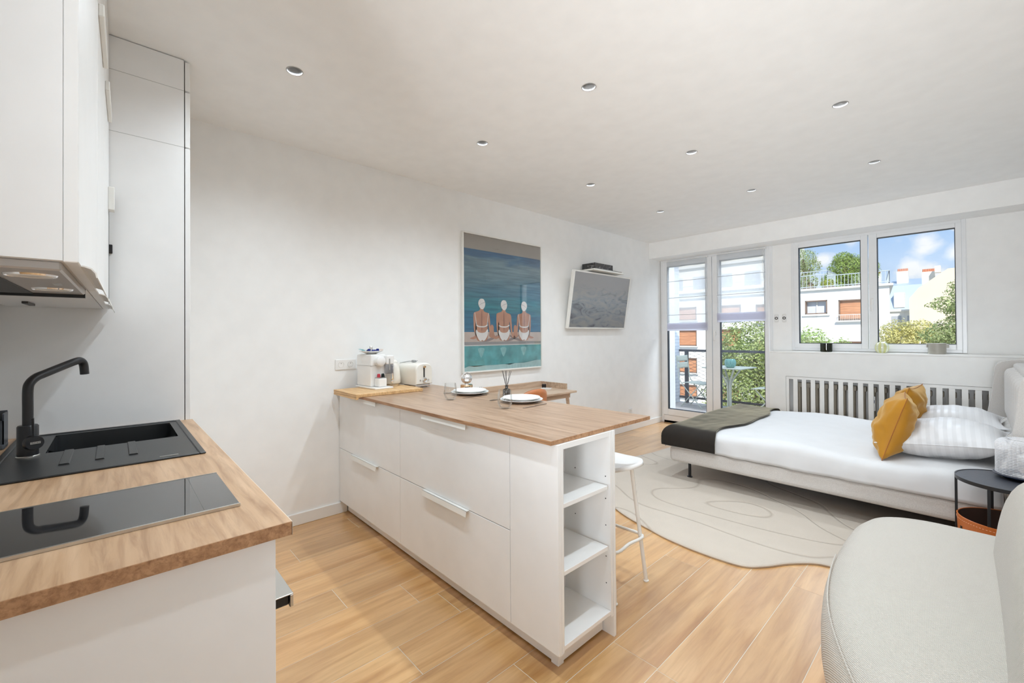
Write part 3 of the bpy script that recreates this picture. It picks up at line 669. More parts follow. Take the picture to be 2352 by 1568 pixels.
def kettle():
    t = thing('electric_kettle', 'cream retro kettle with a chrome handle between coffee machine and toaster', 'kettle', (-3.185, 1.632, .9685), R(-22))
    b = MB(); b.lathe([(0, 0), (.062, 0), (.064, .012), (.060, .016), (0, .016)]); obj('power_base', b, CHROME, t)
    b = MB(); b.lathe([(0, .017), (.070, .017), (.073, .022), (.0725, .06), (.066, .12), (.056, .165), (.050, .178), (0, .178)], n=48); obj('body', b, CREAM, t)
    b = MB(); b.lathe([(.051, .178), (.051, .183), (.044, .198), (.022, .208), (0, .210)], n=40); l = obj('lid', b, CREAM, t)
    b = MB(); b.lathe([(0, .208), (.005, .212), (.009, .220), (.006, .228), (0, .230)], n=20); obj('lid_knob', b, CHROME, l)
    b = MB(); b.tube(smoothline([(.052, 0, .168), (.085, 0, .170), (.103, 0, .155), (.104, 0, .11), (.096, 0, .065), (.080, 0, .058)]), .0115, 12); obj('handle', b, CHROME, t)
    b = MB(); b.tube(smoothline([(-.050, 0, .150), (-.075, 0, .165), (-.085, 0, .178)]), [.020]*8+[.015]*9, 12); obj('spout', b, CREAM, t)
    b = MB(); b.lathe([(0, .0), (.009, 0), (.009, .010), (0, .011)], n=20, M=Matrix.Translation((.073, .0, .038)) @ Matrix.Rotation(R(90), 4, 'Y')); obj('switch', b, CHROME, t)
kettle()
def toaster():
    t = thing('toaster', 'cream retro two-slice toaster with a chrome base and its plug resting on top', 'toaster', (-3.170, 1.815, .945), R(8))
    # long side along x, lever end at +x
    b = MB(); b.box(-.145, .135, -.075, .078, .006, .026, .008, 2)
    for xx in (-.12, .11):
        for yy in (-.058, .06): b.lathe([(0, 0), (.010, 0), (.010, .008)], xx, yy, 0, 12)
    obj('base', b, CHROME, t)
    b = MB(); prof = []
    for k in range(33):
        a = math.pi*k/32; ca_, sa_ = math.cos(a), math.sin(a); e_ = (abs(ca_)**3.2+abs(sa_)**3.2)**(-1/3.2); prof.append((.086*ca_*e_, .115+.083*sa_*e_))
    poly = [(p[0], p[1]) for p in prof] + [(-.085, .026), (.085, .026)]
    xs_ = [-.152, -.148, -.135, .135, .148, .152]; sc_ = [.90, .96, 1, 1, .96, .90]
    def f(u, v):
        i = min(int(round(u*5)), 5); n_ = len(poly); p = poly[int(round(v*n_)) % n_]; s_ = sc_[i]
        return Vector((xs_[i], p[0]*s_, .026+(p[1]-.026)*s_ if s_ == 1 else .1+(p[1]-.1)*s_))
    b.grid(f, 5, len(poly))
    for s_, x_ in ((.90, -.152), (.90, .152)): b.poly([(x_, p[0]*s_, .1+(p[1]-.1)*s_) for p in poly])
    bmesh.ops.remove_doubles(b.bm, verts=b.bm.verts, dist=.0002)
    obj('body', b, CREAM, t)
    b = MB(); b.box(.1525, .1545, -.010, .002, .085, .172, 0); obj('lever_slot', b, GAP, t)
    b = MB(); b.lathe([(0, 0), (.009, 0), (.011, .006), (.009, .014), (0, .015)], n=20, M=Matrix.Translation((.154, -.004, .168)) @ Matrix.Rotation(R(90), 4, 'Y')); obj('lever', b, BRASS, t)
    b = MB(); b.lathe([(0, 0), (.021, 0), (.021, .004), (.016, .006), (.015, .015), (0, .016)], n=32, M=Matrix.Translation((.152, .002, .062)) @ Matrix.Rotation(R(90), 4, 'Y')); obj('dial', b, CHROME, t)
    for yy in (-.042, .040):
        b = MB(); b.lathe([(0, 0), (.0075, 0), (.0075, .003), (0, .004)], n=18, M=Matrix.Translation((.152, yy, .060)) @ Matrix.Rotation(R(90), 4, 'Y')); obj('button', b, CHROME, t)
    b = text_mb('SMEG', .030, Matrix.Translation((-.01, -.0830, .105)) @ Matrix.Rotation(R(90), 4, 'X'), .001, 1.5); obj('lettering', b, STEEL, t, label='spaced chrome letters')
    cb = mat('grey_cable', (.36, .37, .37), .5)
    b = MB(); b.tube(smoothline([(-.13, -.075, .13), (-.10, -.06, .185), (-.03, -.015, .206), (.02, .0, .204), (.035, .012, .207), (.02, .02, .206)]), .0035, 8)
    b.box(.0, .034, -.012, .012, .199, .218, .005, 2); b.tube([(.03, -.005, .208), (.052, -.007, .216)], .0022, 8); b.tube([(.03, .006, .208), (.054, .010, .214)], .0022, 8); obj('plug', b, cb, t, label='grey plug and cable')
toaster()

def plate_set(x, y, lab):
    t = thing('dinner_plate', 'large white dinner plate under the smaller plate, %s' % lab, 'plate', (x, y, .945), group='large plates on the island')
    b = MB(); b.lathe([(0, 0), (.075, 0), (.085, .004), (.125, .016), (.134, .019), (.133, .021), (.084, .008), (.07, .005), (0, .005)], n=56); obj('plate', b, PORC, t)
    return t
def plate2(x, y, lab):
    t = thing('side_plate', 'smaller white plate stacked on the dinner plate, %s' % lab, 'plate', (x, y, .9505), group='small plates on the island')
    b = MB(); b.lathe([(0, .0), (.06, .0), (.08, .006), (.118, .025), (.117, .027), (.078, .010), (.06, .005), (0, .005)], n=56); obj('plate', b, PORC, t)
PL = ((-2.452, 1.862, 'nearer the toaster'), (-1.935, 1.872, 'nearer the free end of the island'))
for p in PL: plate_set(*p); plate2(p[0], p[1], p[2])
def tumbler(x, y, lab):
    t = thing('stemless_glass', lab, 'glass', (x, y, .945), group='stemless glasses on the island')
    b = MB(); b.lathe([(0, 0), (.022, 0), (.030, .004), (.041, .028), (.0435, .048), (.040, .080), (.036, .108), (.0348, .108), (.0385, .080), (.0420, .048), (.0395, .030), (.028, .010), (0, .008)], n=40); obj('glass', b, GLASS, t); return t
g1 = tumbler(-2.322, 1.605, 'empty stemless drinking glass in front of the plates nearer the toaster')
dup(g1, (-1.822, 1.632, .945), 0, 'empty stemless drinking glass in front of the plates nearer the island end')
KN = mat('cutlery_steel', (.42, .36, .33), .28, 1.0)
def knife(x, y, lab):
    t = thing('table_knife', lab, 'knife', (x, y, .945), R(0), group='knives beside the plates')
    b = MB(); b.box(-.004, .004, .0, .105, .0005, .005, .0015, 2); obj('handle', b, KN, t)
    b = MB(); b.prism([(-.0055, -.02), (-.007, -.06), (-.004, -.105), (.004, -.09), (.005, 0), (-.004, 0)], 2, .0012, .0028); obj('blade', b, KN, t); return t
kn = knife(-2.313, 1.80, 'steel table knife right of the plates nearer the toaster'); kn.rotation_euler = (0, 0, R(2))
k2 = dup(kn, (-1.757, 1.81, .945), R(4), 'steel table knife right of the plates nearer the island end')
def fork(x, y, rz, lab):
    t = thing('table_fork', lab, 'fork', (x, y, .945), rz, group='forks beside the plates')
    b = MB(); b.box(-.0035, .0035, .0, .12, .0005, .004, .0012, 2); obj('handle', b, KN, t)
    b = MB(); b.box(-.010, .010, -.025, .0, .001, .0035, .001, 1)
    for i in range(4): b.box(-.010+i*.0058, -.0075+i*.0058, -.062, -.024, .002, .004)
    obj('tines', b, KN, t); return t
fk = fork(-2.60, 1.80, R(3), 'steel fork left of the plates nearer the toaster')
dup(fk, (-2.10, 1.815, .945), R(4), 'steel fork left of the plates nearer the island end')
bt = thing('globe_table_lamp', 'mirrored glass ball lamp on a gold cylinder base at the back of the island', 'table lamp', (-2.612, 1.952, .945), 0)
for zz in (0,):
    b = MB(); b.lathe([(0, 0), (.045, 0), (.046, .002), (.046, .046), (.044, .048), (0, .048)], n=48); obj('base', b, BRASS, bt)
    b = MB(); b.lathe([(0, .048), (.016, .048), (.015, .058), (0, .058)], n=24); obj('collar', b, CHROME, bt)
    b = MB(); b.lathe([(0, .053)]+[(.042*math.sin(math.pi*k/24), .095-.042*math.cos(math.pi*k/24)) for k in range(1, 24)]+[(0, .137)], n=40); obj('bulb', b, CHROME, bt, label='mirrored silver ball')
# black cord end on the plates
b = MB(); b.box(-.014, .014, -.010, .010, 0, .022, .004, 2); b.tube([(.006, .004, .018), (.012, .006, .036)], .0015, 6); b.tube([(-.006, .004, .018), (-.008, .006, .034)], .0015, 6)
single('lamp_plug', b, BLACK, 'small black plug lying behind the plates nearer the toaster', 'plug').location = (-2.495, 1.985, .9455)
rd = thing('reed_diffuser', 'dark glass reed diffuser with thin black sticks behind the plates', 'diffuser', (-2.165, 1.955, .945))
DG = glass('dark_bottle_glass', (.10, .10, .10), .12)
b = MB(); b.lathe([(0, 0), (.024, 0), (.026, .003), (.026, .042), (.022, .052), (.010, .058), (.009, .070), (.013, .072), (.013, .075), (0, .075)], n=32); obj('bottle', b, DG, rd)
b = MB(); b.lathe([(0, .002), (.022, .002), (.022, .030), (0, .030)], n=24); obj('liquid', b, mat('dark_oil', (.02, .015, .012), .2), rd)
for k, (dx, dy) in enumerate(((-.045, .0), (-.024, -.012), (-.02, .015), (.012, -.02), (.014, .018), (.042, .004))):
    b = MB(); b.tube([(-dx*.1, -dy*.1, .01), (dx*.12, dy*.12, .07), (dx, dy, .175)], .0014, 6); obj('reed', b, BLACK, rd)
# double socket on the long wall
sk_ = thing('double_wall_socket', 'white double French wall socket left of the coffee machine', 'socket', (XL, 1.331, 1.142))
b = MB(); b.box(0, .008, -.082, .078, -.040, .040, .004, 2); obj('plate', b, WPLAST, sk_)
for yy in (-.038, .034):
    RY = Matrix.Translation((.008, yy, 0)) @ Matrix.Rotation(R(90), 4, 'Y')
    b = MB(); b.lathe([(0, -.004), (.019, -.004), (.0205, .0015), (.0225, .0015), (.0228, 0)], n=32, M=RY); so = obj('socket', b, mat('socket_well', (.70, .68, .65), .35), sk_)
    b = MB()
    for dy, dz in ((-.0095, -.002), (.0095, -.002)): b.lathe([(0, 0), (.003, 0), (.003, -.001)], n=10, M=Matrix.Translation((.0050, yy+dy, dz)) @ Matrix.Rotation(R(90), 4, 'Y'))
    b.lathe([(0, 0), (.0024, 0), (.0024, .006), (0, .007)], n=10, M=Matrix.Translation((.0045, yy, .010)) @ Matrix.Rotation(R(90), 4, 'Y')); obj('contact', b, GAP, so)
so2 = thing('wall_socket', 'single white wall socket low on the wall near the balcony door', 'socket', (XL, 5.39, .27))
b = MB(); b.box(0, .010, -.04, .04, -.04, .04, .004, 2); obj('plate', b, WPLAST, so2)
b = MB(); b.lathe([(0, -.0005), (.018, 0), (.020, .001), (.0225, .001)], n=24, M=Matrix.Translation((.0102, 0, 0)) @ Matrix.Rotation(R(90), 4, 'Y')); obj('socket', b, mat('socket_well', (.70, .68, .65), .35), so2)

# ============================================================ PICTURE
pf = thing('framed_picture', 'tall white-framed print of three women in white swim caps by a pool', 'picture', (XL, 2.99, 1.0))
AY0, AY1, AZ0, AZ1 = 2.44, 3.54, 1.0, 2.365; fx = XL+.035
b = MB()
for a in ((AY0, AY0+.015, AZ0, AZ1), (AY1-.015, AY1, AZ0, AZ1), (AY0+.015, AY1-.015, AZ0, AZ0+.015), (AY0+.015, AY1-.015, AZ1-.015, AZ1)): b.box(XL+.001, fx, *a, .0015, 1)
obj('frame', b, WMET, pf, True)
SEA = bpy.data.materials.new('printed_sea'); SEA.use_nodes = True; t, bb = nodes_of(SEA); bb.inputs['Roughness'].default_value = .55
tcn = N(t, 'ShaderNodeTexCoord'); sp = N(t, 'ShaderNodeSeparateXYZ'); t.links.new(tcn.outputs['Object'], sp.inputs[0])
def ramp(t, src, stops, interp='LINEAR'):
    r_ = N(t, 'ShaderNodeValToRGB'); r_.color_ramp.interpolation = interp
    while len(r_.color_ramp.elements) < len(stops): r_.color_ramp.elements.new(.5)
    for e, (p, c) in zip(r_.color_ramp.elements, stops): e.position = p; e.color = (*c, 1)
    t.links.new(src, r_.inputs[0]); return r_.outputs[0]
def mathn(t, op, a, b_=None, c=None):
    n_ = N(t, 'ShaderNodeMath', operation=op)
    for i, v in enumerate((a, b_, c)):
        if v is None: continue
        if isinstance(v, (int, float)): n_.inputs[i].default_value = v
        else: t.links.new(v, n_.inputs[i])
    return n_.outputs[0]
zn = mathn(t, 'DIVIDE', sp.outputs[2], 1.365)
mpn = N(t, 'ShaderNodeMapping'); mpn.inputs['Scale'].default_value = (1, 1.6, 9); mpn.inputs['Rotation'].default_value = (R(-4), 0, 0); t.links.new(tcn.outputs['Object'], mpn.inputs[0])
nn = N(t, 'ShaderNodeTexNoise'); nn.inputs['Scale'].default_value = 1.6; nn.inputs['Detail'].default_value = 5; nn.inputs['Distortion'].default_value = .6; t.links.new(mpn.outputs[0], nn.inputs[0])
zz = mathn(t, 'MULTIPLY_ADD', nn.outputs[0], .16, mathn(t, 'SUBTRACT', zn, .08))
colr = ramp(t, zz, [(0, (.01, .18, .22)), (.27, (.03, .15, .27)), (.40, (.02, .16, .27)), (.47, (.03, .23, .28)), (.58, (.07, .19, .26)), (.70, (.13, .22, .26)), (.80, (.15, .24, .28)), (.85, (.03, .12, .23)), (.90, (.025, .10, .21))])
wav = N(t, 'ShaderNodeTexNoise'); wav.inputs['Scale'].default_value = 3.5; wav.inputs['Detail'].default_value = 4
m3 = N(t, 'ShaderNodeMapping'); m3.inputs['Scale'].default_value = (1, 1, 14); t.links.new(tcn.outputs['Object'], m3.inputs[0]); t.links.new(m3.outputs[0], wav.inputs[0])
wr = ramp(t, wav.outputs[0], [(.35, (.62, .66, .70)), (.62, (1.15, 1.12, 1.1))])
mm = N(t, 'ShaderNodeMix', data_type='RGBA', blend_type='MULTIPLY'); mm.inputs[0].default_value = .8; t.links.new(colr, mm.inputs[6]); t.links.new(wr, mm.inputs[7]); t.links.new(mm.outputs[2], bb.inputs['Base Color'])
def flat(name, c, v=.05, s_=6): return mat(name, c, .55, var=v, vscale=s_)
AM = [SEA, flat('print_sky', (.33, .30, .26)), flat('print_deck', (.56, .46, .40), .08, 12), flat('print_ledge', (.30, .29, .29)), flat('print_pool', (.10, .36, .38), .3, 9), flat('print_foam', (.42, .62, .62), .1, 9),
      flat('print_skin', (.50, .25, .16), .12, 14), flat('print_skin_dark', (.30, .13, .09), .1, 14), flat('print_white', (.78, .75, .72), .04, 20), flat('print_shade', (.28, .22, .21)), flat('print_grey', (.50, .49, .47)), flat('print_poolline', (.62, .62, .60)), flat('print_reflection', (.24, .50, .50), .2, 20)]
pb = MB(); IY0, IW, IZ0, IH = AY0, 1.1, AZ0, 1.365
lay = [0]
def P2(u, v, l): return (XL+.022+l*.00035, IY0+u*IW, IZ0+v*IH)
def shp(pts, mi, l, smooth=True):
    pb.mi = mi
    q = smoothloop([(a, c_, 0) for a, c_ in pts], 5) if smooth else [Vector((a, c_, 0)) for a, c_ in pts]
    pb.poly([P2(p.x, p.y, l) for p in q])
e0, e1 = .011, .989
shp([(e0, .2), (e1, .2), (e1, .885), (e0, .885)], 0, 0, False)
shp([(e0, .885), (e1, .885), (e1, .991), (e0, .991)], 1, 0, False)
shp([(e0, .215), (e1, .215), (e1, .29), (e0, .29)], 2, 1, False)
shp([(e0, .196), (e1, .196), (e1, .217), (e0, .219)], 3, 2, False)
shp([(e0, .009), (e1, .009), (e1, .197), (e0, .197)], 4, 1, False)
shp([(e0, .190), (e1, .190), (e1, .197), (e0, .197)], 11, 3, False)
foam = [(e0, .009), (e1, .009), (e1, .062)]+[(e1-(k+1)*(e1-e0)/16, .045+.012*nz(k*.9, 3)+(.018 if k < 4 else 0)*(1-k/4)) for k in range(15)]+[(e0, .034)]
shp(foam, 5, 2, False)
def swimmer(cx, flip, straps, leg, l0):
    k = 1.0
    def T(p): return [(cx+(a*(-1 if flip else 1))*k, b_) for a, b_ in p]
    shp(T([(.02, .236), (.06, .238), (.17, .262), (.25, .285), (.18, .252), (.08, .222), (.0, .222)]), 9, l0)
    if leg: shp(T([(.085, .262), (.10, .30), (.105, .335), (.122, .345), (.140, .33), (.142, .30), (.150, .268), (.17, .258), (.12, .25)]), 6, l0+1)
    shp(T([(-.016, .470), (.018, .470), (.022, .446), (.04, .436), (.078, .428), (.092, .412), (.097, .372), (.103, .33), (.112, .285), (.135, .262), (.145, .250), (.120, .246), (.098, .258), (.086, .30), (.078, .345), (.070, .372), (.066, .34), (.066, .315), (.074, .29), (.070, .25), (.05, .228), (0, .224), (-.046, .228), (-.064, .25), (-.066, .29), (-.058, .315), (-.060, .345), (-.066, .37), (-.074, .33), (-.072, .285), (-.080, .262), (-.125, .250), (-.132, .243), (-.10, .238), (-.066, .245), (-.062, .258), (-.088, .30), (-.094, .36), (-.094, .412), (-.085, .430), (-.045, .440), (-.022, .450)]), 6, l0+2)
    shp(T([(-.004, .43), (.004, .43), (.004, .31), (-.004, .31)]), 7, l0+4)
    shp(T([(-.060, .307), (-.04, .290), (0, .284), (.04, .290), (.062, .310), (.073, .30), (.066, .265), (.036, .232), (.016, .226), (.004, .233), (-.010, .226), (-.03, .230), (-.062, .27), (-.068, .295)]), 8, l0+5)
    if straps:
        shp(T([(-.060, .343), (-.03, .334), (.03, .334), (.064, .345), (.066, .337), (.03, .325), (-.03, .325), (-.062, .334)]), 8, l0+5)
    if straps == 1:
        for s_ in (-1, 1): shp(T([(s_*.078, .430), (s_*.083, .430), (s_*.062, .338), (s_*.056, .338)]), 8, l0+6, False)
    shp(T([(0, .532), (.022, .528), (.036, .510), (.040, .495), (.034, .474), (.018, .459), (.004, .455), (-.014, .460), (-.032, .476), (-.040, .496), (-.034, .516), (-.018, .529)]), 8, l0+7)
    shp(T([(.034, .508), (.0, .500), (-.03, .484), (-.030, .481), (.0, .496), (.035, .503)]), 10, l0+8)
    shp([(cx-.045, .165), (cx-.02, .175), (cx+.03, .168), (cx+.012, .125), (cx-.01, .105), (cx-.03, .135)], 12, 2)
swimmer(.216, False, 1, True, 4); swimmer(.484, False, 2, False, 4); swimmer(.750, True, 1, True, 4)
bmesh.ops.triangulate(pb.bm, faces=[f for f in pb.bm.faces if len(f.verts) > 4])
obj('print', pb, AM, pf, True)
b = MB(); b.box(XL+.028, XL+.0295, AY0+.010, AY1-.010, AZ0+.010, AZ1-.010); obj('glazing', b, glass('picture_glass', (1, 1, 1), .035, .02), pf, True)

# ============================================================ TV AND SHELF
tv = thing('television', 'white-framed television tilted forward on the wall, showing a pale misty picture', 'television', (XL+.045, 4.565, 1.44)); tv.rotation_euler = (0, R(9), 0)
b = MB(); b.box(-.030, .012, -.605, .605, 0, .70, .004, 2); obj('body', b, WMET, tv)
b = MB(); b.box(.010, .0150, -.605, -.588, 0, .70, .001, 1); b.box(.010, .0150, .588, .605, 0, .70, .001, 1); b.box(.010, .0150, -.588, .588, 0, .017, .001, 1); b.box(.010, .0150, -.588, .588, .683, .70, .001, 1); obj('bezel', b, WMET, tv)
SCR = bpy.data.materials.new('tv_picture'); SCR.use_nodes = True; t, bb = nodes_of(SCR); bb.inputs['Roughness'].default_value = .25
tcn = N(t, 'ShaderNodeTexCoord'); mpn = N(t, 'ShaderNodeMapping'); mpn.inputs['Scale'].default_value = (1, 2.2, 6); t.links.new(tcn.outputs['Object'], mpn.inputs[0])
nn = N(t, 'ShaderNodeTexNoise'); nn.inputs['Scale'].default_value = 1.8; nn.inputs['Detail'].default_value = 6; nn.inputs['Distortion'].default_value = 1.6; t.links.new(mpn.outputs[0], nn.inputs[0])
c1 = ramp(t, nn.outputs[0], [(.30, (.10, .10, .11)), (.45, (.20, .21, .225)), (.6, (.25, .245, .235))])
sp = N(t, 'ShaderNodeSeparateXYZ'); t.links.new(tcn.outputs['Object'], sp.inputs[0])
c2 = ramp(t, mathn(t, 'DIVIDE', sp.outputs[2], .7), [(0, (.75, .75, .75)), (.5, (1, 1.05, 1.08)), (1, (1.05, 1.0, .96))])
mk = N(t, 'ShaderNodeMix', data_type='RGBA', blend_type='MULTIPLY'); mk.inputs[0].default_value = 1; t.links.new(c1, mk.inputs[6]); t.links.new(c2, mk.inputs[7])
top = ramp(t, mathn(t, 'DIVIDE', sp.outputs[2], .7), [(.55, (0, 0, 0)), (.8, (1, 1, 1))])
mk2 = N(t, 'ShaderNodeMix', data_type='RGBA'); t.links.new(top, mk2.inputs[0]); t.links.new(mk.outputs[2], mk2.inputs[6]); mk2.inputs[7].default_value = (.24, .235, .235, 1)
t.links.new(mk2.outputs[2], bb.inputs['Base Color']); t.links.new(mk2.outputs[2], bb.inputs['Emission Color']); bb.inputs['Emission Strength'].default_value = .10
b = MB(); b.box(.0122, .0128, -.588, .588, .017, .683); obj('screen', b, SCR, tv)
b = MB(); b.box(-.034, -.030, -.15, .15, .2, .5); obj('wall_mount', b, BLACK, tv)
sh = thing('wall_shelf', 'small white floating shelf above the television', 'shelf', (XL, 4.6, 2.165))
b = MB(); b.box(XL+.001, -3.13, 4.27, 4.92, 2.150, 2.170, .003, 1); obj('board', b, WMET, sh, True)
for yy in (4.33, 4.86):
    b = MB(); b.box(XL+.001, XL+.06, yy-.01, yy+.01, 2.135, 2.150); obj('bracket', b, BLACK, sh, True)
MARB = mat('black_marbled_plastic', (.016, .016, .018), .16, coat=.4)
t, bb = nodes_of(MARB); tcn = N(t, 'ShaderNodeTexCoord'); nn = N(t, 'ShaderNodeTexNoise'); nn.inputs['Scale'].default_value = 9; nn.inputs['Detail'].default_value = 8; nn.inputs['Distortion'].default_value = 1; t.links.new(tcn.outputs['Object'], nn.inputs[0])
t.links.new(ramp(t, mathn(t, 'ABSOLUTE', mathn(t, 'SUBTRACT', nn.outputs[0], .5)), [(0, (.35, .35, .36)), (.012, (.016, .016, .018))]), bb.inputs['Base Color'])
rb = thing('router_box', 'black marbled set-top box on the white shelf above the television', 'set-top box', (-3.235, 4.48, 2.170))
b = MB(); b.box(-3.33, -3.135, 4.29, 4.67, 2.171, 2.242, .004, 2); obj('box', b, MARB, rb, True)
b = MB(); b.box(-3.1352, -3.1340, 4.31, 4.65, 2.1745, 2.1765); obj('front_strip', b, STEEL, rb, True)
b = MB(); b.box(-3.30, -3.15, 4.69, 4.90, 2.171, 2.181, .003, 1); single('remote_control', b, BLACK, 'flat black remote on the right end of the small wall shelf', 'remote control', (-3.22, 4.8, 2.171))

# ============================================================ DESK AND DESK CHAIR
dk = thing('desk', 'pale oak writing desk with a raised back rim against the wall under the picture', 'desk', (-3.08, 2.95, 0))
b = MB(); b.box(-3.325, -2.815, 2.30, 3.525, .765, .785, .002, 1); obj('top', b, DESKW, dk, True)
b = MB(); b.box(-3.345, -3.325, 2.30, 3.540, .755, .845, .002, 1); b.box(-3.325, -2.955, 3.525, 3.540, .755, .845, .002, 1); b.box(-3.325, -2.955, 2.30, 2.315, .785, .845, .002, 1); obj('raised_rim', b, DESKW, dk, True)
b = MB(); b.box(-3.30, -2.86, 2.36, 3.47, .715, .765); obj('drawer_box', b, DESKW, dk, True)
for x, dx in ((-3.28, -.02), (-2.88, .03)):
    for y, dy in ((2.40, -.06), (3.44, .08)):
        b = MB(); b.tube([(x, y, .765), (x+dx, y+dy, 0)], [.024, .015], 4); obj('leg', b, DESKW, dk, True)
b = MB(); b.box(-.05, .05, -.035, .035, 0, .012, .003, 2); q = single('notebook', b, PORC, 'small white pad on the desk by its raised rim', 'notepad'); q.location = (-3.12, 3.39, .7855); q.rotation_euler = (0, 0, R(25))
b = MB(); b.box(-.015, .015, -.02, .02, 0, .04, .004, 2); q = single('desk_charger', b, BLACK, 'small black charger block in the corner of the desk', 'charger'); q.location = (-3.22, 3.46, .7855)
ch = thing('desk_chair', 'cognac leather shell chair pushed up to the desk, only its curved back showing', 'chair', (-2.82, 2.74, 0), R(0))
LEA = mat('cognac_leather', (.50, .17, .055), .38, var=.08, vscale=20, bump=.15, bscale=250)
b = MB()
def backf(u, v):
    a = R(-62+124*u); r_ = .225+.035*v; 
    z = .46+.425*v*(1-.35*abs(2*u-1)**2.4)
    return Vector((r_*math.cos(a)*.85-.02, r_*math.sin(a), z))
b.grid(backf, 28, 12)
o_ = obj('backrest', b, LEA, ch); md = o_.modifiers.new('thickness', 'SOLIDIFY'); md.thickness = .018
b = MB(); b.lathe([(0, .43), (.20, .43), (.235, .445), (.24, .465), (.22, .475), (0, .470)], n=40, sx=.95); obj('seat', b, LEA, ch)
for a in (45, 135, 225, 315):
    c_, s_ = math.cos(R(a)), math.sin(R(a)); b = MB(); b.tube([(.13*c_, .13*s_, .435), (.24*c_, .24*s_, 0)], .010, 10); obj('leg', b, BLACK, ch)

# ============================================================ BAR STOOL
st = thing('bar_stool', 'white metal bar stool with a moulded seat tucked behind the island end', 'stool', (-1.42, 2.005, 0), R(0))
b = MB()
def seatf(u, v):
    a = 2*math.pi*u; r_ = v*.205; e = 1+.06*math.cos(2*a)
    z = .655+.02*v**3+(.015*v*v*math.cos(2*a))
    return Vector((r_*math.cos(a)*e, r_*math.sin(a)*.98*e, z))
b.grid(seatf, 40, 10, closeu=True); bmesh.ops.remove_doubles(b.bm, verts=b.bm.verts, dist=1e-5)
o_ = obj('seat', b, WPLAST, st); md = o_.modifiers.new('thickness', 'SOLIDIFY'); md.thickness = .022; md.offset = -1
for sx, sy in ((1, 1), (-1, 1), (1, -1), (-1, -1)):
    b = MB(); b.tube([(sx*.115, sy*.10, .64), (sx*.171, sy*.151, .004)], .0105, 12); l = obj('leg', b, WMET, st)
    b = MB(); b.lathe([(0, 0), (.014, 0), (.015, .006), (.011, .010), (0, .010)], sx*.171, sy*.151, 0, 16); obj('foot_cap', b, WMET, l)
b = MB(); q = [(sx*.158, sy*.139, .25) for sx, sy in ((1, 1), (-1, 1), (-1, -1), (1, -1))]; b.tube(smoothloop([q[0], (0, .142, .25), q[1], (-.160, 0, .25), q[2], (0, -.142, .25), q[3], (.160, 0, .25)], 5), .0085, 10, closed=True); obj('footrest', b, WMET, st)

# ============================================================ RUG
RUGM = mat('wool_rug', (.53, .46, .385), .95, bump=.6, bscale=160, sheen=.2)
t, bb = nodes_of(RUGM)
tcn = N(t, 'ShaderNodeTexCoord'); mpn = N(t, 'ShaderNodeMapping'); mpn.inputs['Scale'].default_value = (.9, 1.5, 0); mpn.inputs['Rotation'].default_value = (0, 0, R(25)); t.links.new(tcn.outputs['Object'], mpn.inputs[0])
nn = N(t, 'ShaderNodeTexNoise'); nn.inputs['Scale'].default_value = .8; nn.inputs['Detail'].default_value = 0; nn.inputs['Distortion'].default_value = .4; t.links.new(mpn.outputs[0], nn.inputs[0])
pp = mathn(t, 'PINGPONG', mathn(t, 'MULTIPLY', nn.outputs[0], 7), .5)
line = ramp(t, pp, [(0, (0, 0, 0)), (.05, (1, 1, 1))])
lc = N(t, 'ShaderNodeMix', data_type='RGBA', blend_type='MULTIPLY'); lc.inputs[0].default_value = 1
src = bb.inputs['Base Color'].links[0].from_socket
dk_ = ramp(t, pp, [(0, (.78, .75, .72)), (.035, (1, 1, 1))]); t.links.new(src, lc.inputs[6]); t.links.new(dk_, lc.inputs[7]); t.links.new(lc.outputs[2], bb.inputs['Base Color'])
old = bb.inputs['Normal'].links[0].from_node
bp = N(t, 'ShaderNodeBump'); bp.inputs['Strength'].default_value = .7; bp.inputs['Distance'].default_value = .008; t.links.new(line, bp.inputs['Height']); t.links.new(old.outputs[0], bp.inputs['Normal']); t.links.new(bp.outputs[0], bb.inputs['Normal'])
rugpts = smoothloop([(-2.30, 5.15, 0), (-2.53, 4.45, 0), (-2.58, 3.85, 0), (-2.36, 3.25, 0), (-1.93, 2.875, 0), (-1.52, 2.718, 0), (-1.30, 2.672, 0), (-1.09, 2.665, 0), (-.93, 2.69, 0), (-.84, 2.78, 0), (-.75, 2.92, 0), (-.62, 3.04, 0), (-.40, 3.06, 0), (-.22, 3.12, 0), (-.14, 3.40, 0), (-.12, 4.2, 0), (-.15, 5.2, 0), (-.9, 5.5, 0)], 8)
b = MB(); cen = Vector((-1.1, 4.1, 0)); prof = [(1.0, .001), (1.002, .010), (.998, .015), (.990, .0175), (.9, .018), (.5, .018)]
n = len(rugpts); rings = [[b.bm.verts.new((cen+(p-cen)*s_).to_tuple()[:2]+(z,)) for p in rugpts] for s_, z in prof]
for A, B in zip(rings, rings[1:]):
    for i in range(n): b.bm.faces.new((A[i], A[(i+1) % n], B[(i+1) % n], B[i])).smooth = True
cv = b.bm.verts.new((cen.x, cen.y, .018))
for i in range(n): b.bm.faces.new((rings[-1][i], rings[-1][(i+1) % n], cv))
single('rug', b, RUGM, 'large cream wool rug with carved wavy lines lying under the bed', 'rug', (-1.1, 4.1, 0))

